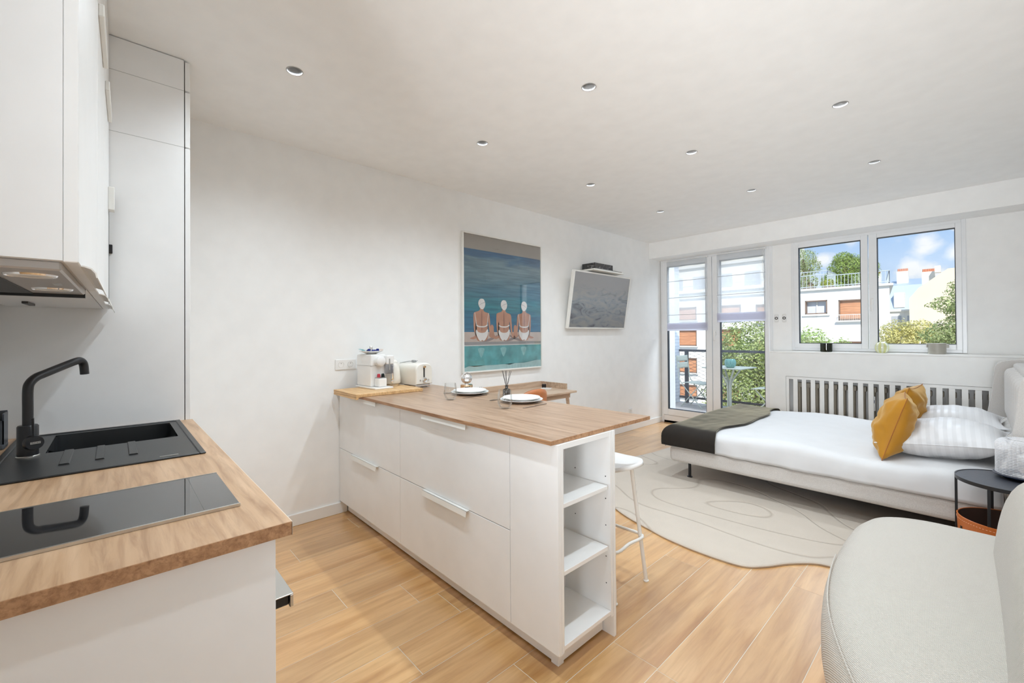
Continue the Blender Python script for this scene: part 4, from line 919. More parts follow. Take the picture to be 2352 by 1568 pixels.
# ============================================================ BED
FAB = mat('grey_boucle', (.60, .57, .54), .9, var=.10, vscale=260, bump=.7, bscale=420, sheen=.25)
LIN = mat('white_cotton', (.63, .63, .635), .8, bump=.05, bscale=60, sheen=.1)
bed = thing('bed', 'double bed with grey fabric frame, black legs and channelled winged headboard', 'bed', (-.95, 4.72, 0))
b = MB(); b.box(-1.965, .12, 3.822, 5.60, .180, .325, .045, 5); obj('frame', b, FAB, bed, True)
b = MB(); b.box(-1.94, .08, 3.85, 5.575, .30, .478, .03, 3); obj('mattress', b, LIN, bed, True)
for x in (-1.843, .02):
    for y in (3.985, 5.45):
        zf = .0185 if x < -1 else 0
        b = MB(); b.tube([(x, y, zf+.004), (x, y, .20)], .013, 14); b.lathe([(0, zf), (.024, zf), (.024, zf+.0055), (0, zf+.0075)], x, y, 0, 20); obj('leg', b, BLACK, bed, True)
b = MB(); b.box(-1.60, .05, 4.1, 5.3, .12, .18); obj('slat_base', b, BLACK, bed, True)
# headboard: back panel, padded channels, two wings
b = MB(); b.box(.215, .30, 3.81, 5.66, .10, 1.10, .03, 4); hbd = obj('headboard', b, FAB, bed, True)
def chan(u, v):
    y = 3.87+1.72*u; z = .62+.455*v
    k = abs(math.sin(math.pi*u*9))**.5; edge = min(1, v*6)**.5; top_ = max(0, v-.86)/.14
    return Vector((.232-(.025+.045*k*edge)*math.sqrt(max(0, 1-top_**2)), y, z-.03*top_*(1-k)))
b = MB(); b.grid(chan, 9*14, 20); obj('channel_padding', b, FAB, hbd, True)
def chan2(u, v):
    y = 3.87+1.72*u; a = math.pi/2*v
    k = abs(math.sin(math.pi*u*9))**.45
    x = .215-.10*math.sin(a)-.035*k*math.sin(a); z = .63-.20*(1-math.cos(a))+.025*k*math.cos(a)
    return Vector((x, y, z))
b = MB(); b.grid(chan2, 9*14, 12); obj('channel_padding', b, FAB, hbd, True)
def wing(y0, y1, xf0, xf1):
    b = MB()
    poly = smoothline([(.05+xf0, .40, 0), (xf0+.008, .52, 0), (xf0+.022, .66, 0), (xf1-.012, .85, 0), (xf1, 1.0, 0), (xf1+.012, 1.075, 0), (xf1+.045, 1.108, 0), (.30, 1.112, 0), (.31, .9, 0), (.31, .40, 0)], 5)
    pts = [(p.x, p.y) for p in poly]
    A = [b.bm.verts.new((p[0], y0, p[1])) for p in pts]; B = [b.bm.verts.new((p[0], y1, p[1])) for p in pts]; n = len(pts)
    b.bm.faces.new(A); b.bm.faces.new(B[::-1])
    for i in range(n): b.bm.faces.new((A[i], A[(i+1) % n], B[(i+1) % n], B[i]))
    es = [e for e in b.bm.edges if len(set(round(v.co.y, 4) for v in e.verts)) == 1]
    bmesh.ops.bevel(b.bm, geom=es, offset=.022, segments=3, affect='EDGES', profile=.6)
    for f in b.bm.faces: f.smooth = True
    obj('wing', b, FAB, hbd, True)
wing(5.585, 5.665, .045, .108); wing(3.805, 3.875, .105, .165)

def drape(x0, x1, y0, y1, zt, dl, dr_, dn, df, r, nx, ny, fn):
    """cloth over the rectangle x0..x1, y0..y1: drops dl (at x0), dr_ (x1), dn (y0), df (y1)"""
    def ax(s, a, b_, da, db):          # s in unfolded length -> (pos, drop)
        if s < a+r*.0: e = a-s
        else: e = 0
        if s > b_: e2 = s-b_
        else: e2 = 0
        pos = s; dz = 0
        for ee, edge, sg in ((e, a, -1), (e2, b_, 1)):
            if ee > 0:
                arc = r*math.pi/2
                if ee < arc: th = ee/r; pos = edge+sg*r*math.sin(th); dz = r*(1-math.cos(th))
                else: pos = edge+sg*r; dz = r+(ee-arc)
        return pos, dz
    mb = MB()
    def f(u, v):
        sx = (x0-dl)+(x1-x0+dl+dr_)*u; sy = (y0-dn)+(y1-y0+dn+df)*v
        px, dx = ax(sx, x0, x1, dl, dr_); py, dy = ax(sy, y0, y1, dn, df)
        d = max(dx, dy) if min(dx, dy) > 0 else dx+dy
        return Vector((px, py, zt-d))+fn(u, v, px, py, d)
    mb.grid(f, nx, ny); return mb
def duv(u, v, x, y, d):
    bulge = .012*math.sin(x*5.3+1)+.010*nz(x*2.2, y*2.2, 1)
    s_ = min(1, d/.10)
    side = -1 if y < 4.7 else 1
    wr_ = .010*nz(x*9, d*6, 5)+.006*nz(x*22, d*4, 8)
    return Vector((-(.01*s_) if x < -1.9 else 0, side*(.012*s_+wr_*s_) if d > .001 else 0, (1-s_)*(bulge+.004*nz(x*7, y*7, 3)+.015*math.sin(math.pi*min(max((y-3.85)/1.7, 0), 1)))+s_*.012*nz(x*3, 4)))
mb = drape(-1.93, .085, 3.875, 5.56, .492, .195, .02, .205, .205, .055, 110, 96, duv)
dv = single('duvet', mb, LIN, 'smooth white duvet spread over the bed', 'duvet', (-.95, 4.72, .49))
md = dv.modifiers.new('thickness', 'SOLIDIFY'); md.thickness = .006; md.offset = -1
THR = mat('brown_velvet_throw', (.010, .006, .003), .85, var=.15, vscale=30, sheen=1.0, sheen_tint=(.95, .88, .66), sheen_rough=.30, bump=.1, bscale=400)
def thr(u, v, x, y, d):
    s_ = min(1, d/.08); side = -1 if y < 4.7 else 1
    ex = (.045*math.sin(y*4.2+.6)+.02*math.sin(y*9))*u**4
    return Vector((ex-(.022*s_ if x < -1.93 else 0), side*(.022*s_+.005*nz(x*6, 2)*s_) if d > .001 else 0, (1-s_)*(.012*math.sin(x*5.3+1)+.010*nz(x*2.2, y*2.2, 1)+.015*math.sin(math.pi*min(max((y-3.85)/1.7, 0), 1))+.016+.003*nz(x*14, y*9, 7))+s_*.005))
mb = drape(-1.935, -1.50, 3.870, 5.565, .492, .20, .0, .20, .18, .060, 44, 110, thr)
o_ = single('throw_blanket', mb, THR, 'dark brown velvety throw folded across the foot of the bed', 'blanket', (-1.7, 4.72, .5))
md = o_.modifiers.new('thickness', 'SOLIDIFY'); md.thickness = .007; md.offset = 1

def pillow_mb(w, h, th, p=2.4, pinch=.10, seed=0, wr=.010, ex=.5):
    mb = MB(); n = 34
    for sgn in (1, -1):
        def f(u, v):
            x, y = 2*u-1, 2*v-1
            # pinch sides inward between the corners
            px = x*(1-pinch*(1-y*y)*abs(x)**2*0-pinch*.5*(1-abs(y)**2)*abs(x)**3); py = y*(1-pinch*.5*(1-abs(x)**2)*abs(y)**3)
            e = max(0, (1-abs(x)**p))*max(0, (1-abs(y)**p))
            z = sgn*th/2*(e**ex)
            k = min(1, (1-abs(x))*5)*min(1, (1-abs(y))*5)
            z += k*wr*nz(x*2.5+seed, y*2.5, sgn)+k*.5*wr*nz(x*6+seed, y*3, sgn+4)
            return Vector((px*w/2, py*h/2, z))
        mb.grid(f, n, n)
    bmesh.ops.remove_doubles(mb.bm, verts=mb.bm.verts, dist=.0008)
    return mb
def pillow_seam(w, h, pinch, r):
    pts = []
    for k in range(4):
        for i in range(16):
            a = -1+2*i/16; x, y = ((a, -1), (1, a), (-a, 1), (-1, -a))[k]
            pts.append((x*(1-pinch*.5*(1-abs(y)**2)*abs(x)**3)*w/2, y*(1-pinch*.5*(1-abs(x)**2)*abs(y)**3)*h/2, 0))
    b = MB(); b.tube(pts, r, 6, closed=True); return b
# white pillows
STR = mat('striped_cotton', (.84, .84, .85), .6, sheen=.1)
t, bb = nodes_of(STR); tcn = N(t, 'ShaderNodeTexCoord'); sp = N(t, 'ShaderNodeSeparateXYZ'); t.links.new(tcn.outputs['Object'], sp.inputs[0])
st_ = mathn(t, 'GREATER_THAN', mathn(t, 'SINE', mathn(t, 'MULTIPLY', sp.outputs[0], 150)), 0)
t.links.new(ramp(t, st_, [(0, (.66, .66, .67)), (1, (.70, .70, .71))]), bb.inputs['Base Color']); t.links.new(mathn(t, 'MULTIPLY_ADD', st_, -.3, .7), bb.inputs['Roughness'])
def pillow(y, lab, sd, tilt):
    mb = pillow_mb(.66, .67, .27, 2.0, .22, sd, .012, .62)
    b_ = tag(obj('pillow', mb, STR), lab, 'pillow', 'white pillows at the headboard')
    b_.location = (-.165, y, .622); b_.rotation_euler = (0, R(tilt), R(0)); obj('seam', pillow_seam(.66, .67, .22, .0025), STR, b_); return b_
pillow(4.275, 'white striped pillow nearer the bedside table, behind the mustard cushions', 3, -6)
pillow(5.07, 'white striped pillow on the window side of the bed', 11, -6)
MUS = mat('mustard_velvet', (.43, .19, .006), .62, var=.06, vscale=9, sheen=.40, sheen_tint=(1, .80, .42), sheen_rough=.4, bump=.05, bscale=500)
def cushion(y, lab, sd, rz):
    t = thing('velvet_cushion', lab, 'cushion', (-.405, y, .700), R(rz), 'mustard velvet cushions')
    t.rotation_euler = (R(0), R(17), R(rz))
    mb = pillow_mb(.46, .48, .215, 2.1, .20, sd, .020); mb.bm.transform(Matrix.Rotation(R(90), 4, 'Y')); obj('cover', mb, MUS, t)
    b = pillow_seam(.46, .48, .20, .0022); b.bm.transform(Matrix.Rotation(R(90), 4, 'Y')); obj('seam', b, mat('rust_piping', (.33, .11, .02), .6), t)
    return t
cushion(4.135, 'mustard velvet cushion leaning on the nearer pillow, with a pale stitched label', 1, 6)
cushion(4.90, 'mustard velvet cushion behind the other one, nearer the window', 6, -6)

# ============================================================ BEDSIDE TABLE, LAMP, BASKET
bt = thing('side_table', 'round black metal side table next to the bed', 'side table', (.132, 3.572, 0))
BW = mat('black_stained_ash', (.045, .048, .060), .42, bump=.3, bscale=40)
b = MB(); b.lathe([(0, .538), (.215, .538), (.215, .549), (0, .5495)], n=72); obj('top', b, BW, bt)
b = MB(); b.lathe([(.214, .532), (.222, .532), (.222, .5515), (.216, .5515), (.216, .540)], n=72); obj('rim', b, BLACK, bt)
for a in (178, 245, 300, 30, 110):
    b = MB(); b.box(-.006, .006, -.006, .006, .0, .532, .001, 1, M=Matrix.Translation((.216*math.cos(R(a)), .216*math.sin(R(a)), .0))); obj('leg', b, BLACK, bt)
b = MB(); b.tube([(.213*math.cos(R(a)), .213*math.sin(R(a)), .012) for a in range(0, 360, 10)], .006, 8, closed=True); obj('base_ring', b, BLACK, bt)
bk = thing('leather_basket', 'round orange leather basket standing under the side table', 'basket', (.115, 3.55, .0))
OL = mat('orange_leather', (.52, .135, .022), .42, bump=.12, bscale=220)
b = MB(); b.lathe([(0, .010), (.17, .010), (.184, .02), (.198, .33), (.199, .336), (.193, .337), (.178, .03), (0, .024)], n=72); obj('body', b, OL, bk)
b = MB(); b.lathe([(.1915, .334), (.1765, .035), (0, .028)], n=60); obj('lining', b, mat('dark_lining', (.06, .025, .015), .8), bk)
b = MB()
for k in range(90):
    a = 2*math.pi*k/90; r_ = .1985; b.tube([(r_*math.cos(a), r_*math.sin(a), .318), (r_*math.cos(a+.035), r_*math.sin(a+.035), .318)], .0009, 4)
obj('stitching', b, mat('pale_thread', (.75, .45, .28), .7), bk)
for a in (205, 222, 250): 
    b = MB(); M_ = Matrix.Translation((.1955*math.cos(R(a)), .1955*math.sin(R(a)), .262)) @ Matrix.Rotation(R(a), 4, 'Z')
    b.box(-.002, .003, -.006, .006, -.02, .02, 0, M=M_); obj('slot', b, BLACK, bk)
lp = thing('glass_dome_lamp', 'ribbed clear glass dome lamp on a navy tray on the side table', 'table lamp', (.178, 3.665, .5505))
b = MB(); b.lathe([(0, .0), (.075, .0), (.082, .004), (.118, .020), (.120, .025), (.116, .025), (.080, .009), (0, .007)], n=60); obj('tray', b, mat('navy_lacquer', (.012, .022, .055), .2, coat=.5), lp)
RG = bpy.data.materials.new('pressed_glass'); RG.use_nodes = True; t, bb = nodes_of(RG)
bb.inputs['Base Color'].default_value = (.92, .92, .94, 1); bb.inputs['Roughness'].default_value = .08; bb.inputs['Specular IOR Level'].default_value = 1.0
tr = N(t, 'ShaderNodeBsdfTransparent'); mx_ = N(t, 'ShaderNodeMixShader'); mx_.inputs[0].default_value = .42
t.links.new(tr.outputs[0], mx_.inputs[1]); t.links.new(bb.outputs[0], mx_.inputs[2]); t.links.new(mx_.outputs[0], t.nodes['Material Output'].inputs[0])
b = MB()
def dome(u, v):
    a = 2*math.pi*u
    if v < .72: r_ = .1035; z = .026+.158*v/.72
    else: th = (v-.72)/.28*math.pi/2; r_ = .1035-.042*(1-math.cos(th)) if False else .0635+.040*math.cos(th) if th < math.pi/2 else .06; z = .184+.034*math.sin(th)
    if v > .999: r_ = .0635
    rib = .0042*abs(math.sin(a*20))+.0028*abs(math.sin(v*math.pi*25))
    r_ += rib
    return Vector((r_*math.cos(a), r_*math.sin(a), z))
b.grid(dome, 240, 135, closeu=True)
def cap(u, v):
    a = 2*math.pi*u; r_ = .0635*(1-v); z = .218+.006*(1-(1-v)**2); rib = .0018*abs(math.sin(a*24))*(1-v)+.0018*abs(math.sin(v*math.pi*7))
    return Vector((r_*math.cos(a), r_*math.sin(a), z+rib))
b.grid(cap, 120, 24, closeu=True)
obj('dome', b, RG, lp)
b = MB(); b.lathe([(0, .008), (.05, .008), (.05, .02), (.02, .026), (.018, .07), (.0, .07)], n=32); obj('lamp_holder', b, CHROME, lp)
b = MB(); b.lathe([(0, .07), (.018, .075), (.030, .10), (.026, .125), (0, .140)], n=32); obj('bulb', b, PORC, lp)

# ============================================================ SOFA
SOF = mat('cream_twill', (.70, .665, .60), .9, sheen=.15)
t, bb = nodes_of(SOF); tcn = N(t, 'ShaderNodeTexCoord'); 
w1 = N(t, 'ShaderNodeTexWave', wave_type='BANDS', bands_direction='DIAGONAL'); w1.inputs['Scale'].default_value = 75; w1.inputs['Distortion'].default_value = .6; w1.inputs['Detail'].default_value = 1
w2 = N(t, 'ShaderNodeTexWave', wave_type='BANDS', bands_direction='Y'); w2.inputs['Scale'].default_value = 70; w2.inputs['Distortion'].default_value = .6
for w_ in (w1, w2): t.links.new(tcn.outputs['Object'], w_.inputs[0])
hh = mathn(t, 'MULTIPLY', w1.outputs['Fac'], w2.outputs['Fac'])
bp = N(t, 'ShaderNodeBump'); bp.inputs['Strength'].default_value = 1.0; bp.inputs['Distance'].default_value = .003; t.links.new(hh, bp.inputs['Height']); t.links.new(bp.outputs[0], bb.inputs['Normal'])
t.links.new(ramp(t, hh, [(0, (.47, .415, .345)), (.22, (.80, .755, .69))]), bb.inputs['Base Color'])
sf = thing('sofa', 'rounded cream fabric sofa with a curved back in the right foreground', 'sofa', (0, 2.1, 0))
out_ = smoothloop([(-.452, 2.50, 0), (-.440, 2.80, 0), (-.37, 2.985, 0), (-.22, 3.075, 0), (-.02, 3.09, 0), (.20, 3.06, 0), (.33, 2.9, 0), (.35, 2.2, 0), (.33, 1.3, 0), (.28, 1.05, 0), (.15, .98, 0), (.02, 1.05, 0), (-.13, 1.26, 0), (-.28, 1.56, 0), (-.385, 1.86, 0), (-.438, 2.18, 0)], 10)
n = len(out_); b = MB(); rings = []
for off, z in ((.07, .055), (.035, .07), (.012, .12), (.0, .20), (.0, .27), (.004, .315), (.013, .350), (.028, .378), (.052, .400), (.085, .413), (.13, .420), (.17, .423)):
    ring = []
    for i in range(n):
        a_, c_ = out_[i-1], out_[(i+1) % n]; d = (c_-a_).normalized(); nrm = Vector((-d.y, d.x, 0))
        p = out_[i]; q = p+nrm*off
        if (q-Vector((0, 2.1, 0))).length > (p-Vector((0, 2.1, 0))).length+1e-4: q = p-nrm*off
        ring.append(b.bm.verts.new((q.x, q.y, z)))
    rings.append(ring)
for A, B in zip(rings, rings[1:]):
    for i in range(n): b.bm.faces.new((A[i], A[(i+1) % n], B[(i+1) % n], B[i])).smooth = True
f = b.bm.faces.new(rings[-1]); f2 = b.bm.faces.new(rings[0][::-1])
r_ = bmesh.ops.triangulate(b.bm, faces=[f, f2])
obj('seat', b, SOF, sf, True)
# front seam (piping along the lower edge of the seat pad)
b = MB(); sp_ = [p for p in out_ if p.y < 2.35 and p.x < .1]
sp_.sort(key=lambda p: -p.y); b.tube([(p.x+.020, p.y+.006, .381) for p in sp_], .0028, 8); obj('seam', b, SOF, sf, True)
def backsurf(u, v):
    # u along the sofa from the far end to the near end, v round the section
    y = 3.16-2.1*u
    hz = .80*(1-max(0, 1-u/.30)**2.2)**.5 if u < .30 else .80
    hz = max(hz, .02)+.0
    a = 2*math.pi*v; p = 3.2; ca, sa = math.cos(a), math.sin(a)
    e = (abs(ca)**p+abs(sa)**p)**(-1/p)
    zmid = (.06+hz)/2 if hz > .12 else .08; hh_ = max((hz-.06)/2, .012)
    z = zmid+sa*e*hh_
    th = .125*(1-max(0, 1-u/.12)**2)**.5+.004 if u < .12 else .129
    cx_ = .020+.129+.10*max(0, z-.30)+.04*max(0, (1-u/.2))+(.02*math.sin(u*math.pi*.9))
    return Vector((cx_+ca*e*th, y, z))
b = MB(); b.grid(backsurf, 60, 48)
bmesh.ops.remove_doubles(b.bm, verts=b.bm.verts, dist=1e-4); bmesh.ops.holes_fill(b.bm, edges=[e for e in b.bm.edges if e.is_boundary], sides=0)
SB = SOF.copy(); SB.name = 'cream_felt'; t, bb = nodes_of(SB); 
obj('backrest', b, SB, sf, True)
for x, y in ((-.30, 2.75), (-.16, 1.55), (.24, 2.85), (.22, 1.2)):
    b = MB(); b.tube([(x, y, 0), (x, y, .06)], .022, 14); obj('foot', b, BLACK, sf, True)

# ============================================================ BALCONY
b = MB(); b.box(-4.6, 2.6, 6.55, 8.50, -.16, -.005); 
BF = mat('balcony_tile', (.62, .55, .50), .6, var=.08, vscale=3)
o_ = struct('floor', b, BF); 
BRK = bpy.data.materials.new('white_painted_brick'); BRK.use_nodes = True; t, bb = nodes_of(BRK); bb.inputs['Roughness'].default_value = .7
tcn = N(t, 'ShaderNodeTexCoord'); mpn = N(t, 'ShaderNodeMapping'); mpn.inputs['Rotation'].default_value = (0, R(90), R(90)); t.links.new(tcn.outputs['Object'], mpn.inputs[0])
bkn = N(t, 'ShaderNodeTexBrick'); bkn.inputs['Scale'].default_value = 5; bkn.inputs['Brick Width'].default_value = 1.1; bkn.inputs['Row Height'].default_value = .33; bkn.inputs['Mortar Size'].default_value = .03
bkn.inputs['Color1'].default_value = (.72, .76, .82, 1); bkn.inputs['Color2'].default_value = (.68, .72, .79, 1); bkn.inputs['Mortar'].default_value = (.50, .55, .62, 1)
sp = N(t, 'ShaderNodeSeparateXYZ'); cb_ = N(t, 'ShaderNodeCombineXYZ'); t.links.new(tcn.outputs['Object'], sp.inputs[0]); t.links.new(sp.outputs[1], cb_.inputs[0]); t.links.new(sp.outputs[2], cb_.inputs[1])
t.links.new(cb_.outputs[0], bkn.inputs[0]); t.links.new(bkn.outputs[0], bb.inputs['Base Color'])
b = MB(); b.box(-4.30, -4.08, 6.55, 8.42, -.16, 3.2); struct('wall_balcony', b, BRK)
rl = thing('balcony_railing', 'dark metal balcony railing filled with diamond wire mesh', 'railing', (-1.5, 8.4, 0))
RM = mat('dark_railing', (.055, .060, .075), .5)
b = MB(); b.box(-4.08, 2.5, 8.385, 8.425, 1.015, 1.060, .002, 1); obj('top_rail', b, RM, rl, True)
b = MB(); b.box(-4.08, 2.5, 8.39, 8.42, .085, .125, .002, 1); obj('bottom_rail', b, RM, rl, True)
for x in (-3.93, -2.2, -.5, 1.2):
    b = MB(); b.box(x-.03, x+.03, 8.375, 8.435, -.005, 1.015, .002, 1); obj('post', b, RM, rl, True)
b = MB(); 
dx, dz = .085, .036; z = .125
def wire(p, q):
    d = Vector(q)-Vector(p); L = d.length; ang = math.atan2(d.z, d.x); c_ = (Vector(p)+Vector(q))/2
    b.box(-L/2, L/2, -.002, .002, -.002, .002, 0, M=Matrix.Translation(c_) @ Matrix.Rotation(-ang, 4, 'Y'))
Hm = 1.015-.125; slope = dz/dx; xx = -4.08-Hm/slope
while xx < 0.2:
    for sg in (1, -1):
        xa, za, xb, zb = xx, .125, xx+Hm/slope, 1.015
        if sg < 0: za, zb = zb, za
        # clip to the rail ends
        for lim, lo in ((-4.08, True), (.2, False)):
            if lo and xa < lim: za = za+(zb-za)*(lim-xa)/(xb-xa); xa = lim
            if not lo and xb > lim: zb = za+(zb-za)*(lim-xa)/(xb-xa); xb = lim
        if xb-xa > .01: wire((xa, 8.405, za), (xb, 8.405, zb))
    xx += dx*2
obj('wire_mesh', b, RM, rl, True)
MINT = mat('pale_mint_metal', (.46, .49, .43), .45)
def folding_chair(loc, rz, lab):
    t = thing('folding_chair', lab, 'chair', loc, rz, 'mint folding balcony chairs')
    # seat faces +x in local space
    b = MB(); b.grid(lambda u, v: Vector((-.20+.42*u, -.20+.40*v, .455+.012*math.sin(u*math.pi*1.5))), 14, 3); o = obj('seat', b, MINT, t); md = o.modifiers.new('thickness', 'SOLIDIFY'); md.thickness = .01
    for z0, z1, xo in ((.845, .955, -.012), (.715, .825, .012)):
        b = MB(); b.grid(lambda u, v: Vector((-.285-(.10*(z0+(z1-z0)*v-.9))+xo*0-.02*math.sin(math.pi*u), -.185+.37*u, z0+(z1-z0)*v)), 10, 4); o = obj('back_slat', b, MINT, t); md = o.modifiers.new('thickness', 'SOLIDIFY'); md.thickness = .008
    for s_ in (-1, 1):
        y = s_*.195
        b = MB(); b.tube(smoothline([(-.30, y, .96), (-.262, y, .70), (-.21, y, .47), (.20, y, .005)], 6), .010, 8); obj('leg', b, MINT, t)
        b = MB(); b.tube([(.17, y*.9, .45), (-.22, y*.9, .005)], .009, 8); obj('leg', b, MINT, t)
    for x, z in ((.17, .04), (-.19, .04), (.02, .20)):
        b = MB(); b.tube([(x, -.19, z), (x, .19, z)], .005, 6); obj('cross_bar', b, MINT, t)
    return t
fc1 = folding_chair((-3.56, 8.02, 0), R(-4), 'pale mint folding metal chair on the balcony at the left')
dup(fc1, (-2.33, 8.0, 0), R(176), 'pale mint folding chair on the balcony at the right of the table, mostly hidden')
tb = thing('balcony_table', 'pale mint square bistro table with a branching pedestal on the balcony', 'table', (-2.98, 8.02, 0), R(-4))
b = MB(); b.box(-.33, .33, -.33, .33, .755, .775, .006, 2); obj('tabletop', b, MINT, tb)
for sx in (-1, 1):
    for sy in (-1, 1):
        b = MB(); b.tube(smoothline([(sx*.018, sy*.018, .03), (sx*.018, sy*.018, .42), (sx*.045, sy*.045, .55), (sx*.12, sy*.12, .70), (sx*.15, sy*.15, .755)], 6), .016, 10); obj('pedestal_stem', b, MINT, tb)
b = MB(); b.box(-.20, .20, -.20, .20, .0, .03, .006, 2); obj('base', b, MINT, tb)
pt = thing('ceramic_planter', 'teal ribbed ceramic pot standing on the balcony table', 'pot', (-2.90, 7.86, .775))
b = MB(); n_ = 14
def potf(u, v):
    a = 2*math.pi*u; prof = [(.0, .0), (.055, .0), (.072, .02), (.086, .06), (.088, .10), (.080, .135), (.072, .148), (.066, .146), (.060, .10), (0, .09)]
    x = v*(len(prof)-1); i = min(int(x), len(prof)-2); fr = x-i
    r_ = prof[i][0]*(1-fr)+prof[i+1][0]*fr; z = prof[i][1]*(1-fr)+prof[i+1][1]*fr
    rib = .004*math.cos(a*n_+(math.pi if z > .075 else 0)) if .02 < z < .135 and v < .7 else 0
    return Vector(((r_+rib)*math.cos(a), (r_+rib)*math.sin(a), z))
b.grid(potf, 112, 45, closeu=True); obj('pot', b, mat('teal_glaze', (.14, .33, .31), .2, coat=.4), pt)

# ============================================================ OUTSIDE
b = MB(); b.box(-120, 60, 8.6, 160, -9.2, -9); struct('ground', b, mat('street', (.35, .35, .34), .9))
RENDER = mat('white_render', (.86, .85, .82), .8); ORANGE = mat('orange_shutter', (.62, .27, .13), .6); PAVE = mat('window_recess', (.20, .19, .19), .6)
BROWN = mat('brown_frame', (.19, .12, .085), .6); GREYW = mat('outside_glass', (.22, .25, .30), .15); CUR = mat('pale_curtain', (.62, .65, .72), .7)
SLW = wood('shutter_wood', (.46, .20, .10), (.64, .31, .16), 0, .6, .3, 1)
RAILW = mat('pale_railing', (.50, .56, .60), .5)
wb = thing('apartment_building', 'white flat-roofed apartment block opposite with a roof terrace', 'building', (-12, 24, -9))
FY = 24.0
b = MB()
wins = [(-5.47, -4.60, 2.26, 2.90, 'g'), (-4.19, -3.20, 1.93, 2.86, 'o'), (-7.6, -6.5, 1.95, 2.85, 'o')]
for z0, z1 in ((.70, 1.62), (-.82, .02), (-2.2, -1.5), (2.15, 2.9)):
    wins.append((-11.75, -10.63, z0, z1, 'o')); wins.append((-9.45, -8.3, z0, z1, 'o'))
wins += [(-7.6, -6.5, .2, 1.1, 'o'), (-7.6, -6.5, -1.6, -.7, 'o'), (-5.47, -4.6, .2, 1.0, 'g'), (-4.19, -3.2, .0, 1.0, 'o'), (-15, -14, .7, 1.6, 'o'), (-15, -14, -.8, 0, 'o')]
xs_ = sorted(set([-17.0, -2.44]+[w_[0] for w_ in wins]+[w_[1] for w_ in wins])); zs_ = sorted(set([-9.0, 3.36]+[w_[2] for w_ in wins]+[w_[3] for w_ in wins]))
for i in range(len(xs_)-1):
    for j in range(len(zs_)-1):
        cx, cz = (xs_[i]+xs_[i+1])/2, (zs_[j]+zs_[j+1])/2
        if any(w_[0] < cx < w_[1] and w_[2] < cz < w_[3] for w_ in wins): continue
        b.poly([(xs_[i], FY, zs_[j]), (xs_[i+1], FY, zs_[j]), (xs_[i+1], FY, zs_[j+1]), (xs_[i], FY, zs_[j+1])])
b.prism([(-17, FY+.4), (-2.50, FY+.4), (-3.50, 33), (-17, 33)], 2, -9, 3.36); b.poly([(-2.44, FY, -9), (-2.50, FY+.4, -9), (-2.50, FY+.4, 3.36), (-2.44, FY, 3.36)])
obj('wall', b, RENDER, wb, True)
b = MB(); b.prism([(-17, FY-.12), (-2.30, FY-.12), (-3.40, 33), (-17, 33)], 2, 3.36, 3.46); obj('roof_slab', b, mat('concrete_edge', (.62, .61, .58), .8), wb, True)
for x0, x1, z0, z1, k in wins:
    b = MB()
    for a in ((x0, x0+.05, z0, z1), (x1-.05, x1, z0, z1), (x0, x1, z0, z0+.05), (x0, x1, z1-.05, z1)): b.box(a[0], a[1], FY, FY+.35, a[2], a[3])
    w_ = obj('window', b, BROWN, wb, True)
    if k == 'g':
        b = MB(); b.box(x0+.05, x1-.05, FY+.22, FY+.24, z0+.05, z1-.05); obj('pane', b, CUR, w_, True)
        b = MB(); b.box((x0+x1)/2-.03, (x0+x1)/2+.03, FY+.18, FY+.22, z0, z1); b.box(x0-.1, x1+.1, FY-.08, FY+.1, z0-.08, z0); obj('mullion', b, mat('pale_sill', (.70, .69, .66), .7), w_, True)
    else:
        b = MB(); b.box(x0+.05, x1-.05, FY+.10, FY+.14, z0+.05+(z1-z0)*.0, z1-.05); obj('shutter', b, SLW, w_, True)
        b = MB(); b.box(x0-.08, x1+.08, FY-.14, FY+.1, z0-.06, z0); 
        if x0 > -8:
            b.box(x0, x1, FY-.12, FY-.10, z0+.24, z0+.27)
            xx = x0
            while xx < x1: b.box(xx, xx+.015, FY-.12, FY-.10, z0, z0+.25); xx += .07
        obj('balconette', b, mat('pale_sill', (.70, .69, .66), .7), w_, True)
def railing(lab, pts, z0, h, bars, col=RAILW):
    t = thing('roof_railing', lab, 'railing', (pts[0][0], pts[0][1], z0))
    b = MB()
    for (xa, ya), (xb, yb) in zip(pts, pts[1:]): 
        for zz_ in (z0+h, z0+.08): b.tube([(xa, ya, zz_), (xb, yb, zz_)], .022, 6)
    obj('rail', b, col, t, True)
    b = MB()
    for (xa, ya), (xb, yb) in zip(pts, pts[1:]):
        L = math.hypot(xb-xa, yb-ya); k = int(L/bars)
        for i in range(k+1):
            f_ = i/max(1, k); b.box(xa+(xb-xa)*f_-.008, xa+(xb-xa)*f_+.008, ya+(yb-ya)*f_-.008, ya+(yb-ya)*f_+.008, z0, z0+h)
    obj('balusters', b, col, t, True)
railing('pale metal railing along the roof edge of the white block', [(-17, 24.05), (-4.6, 24.05)], 3.46, .62, .16)
railing('pale metal railing at the roof corner above the shuttered window', [(-4.6, 24.1), (-2.45, 24.1), (-2.95, 28)], 3.46, .55, .12)
railing('second pale railing of the roof terrace, set further back', [(-8, 26.2), (-5.0, 26.2), (-5.0, 28)], 3.46, 1.05, .14)

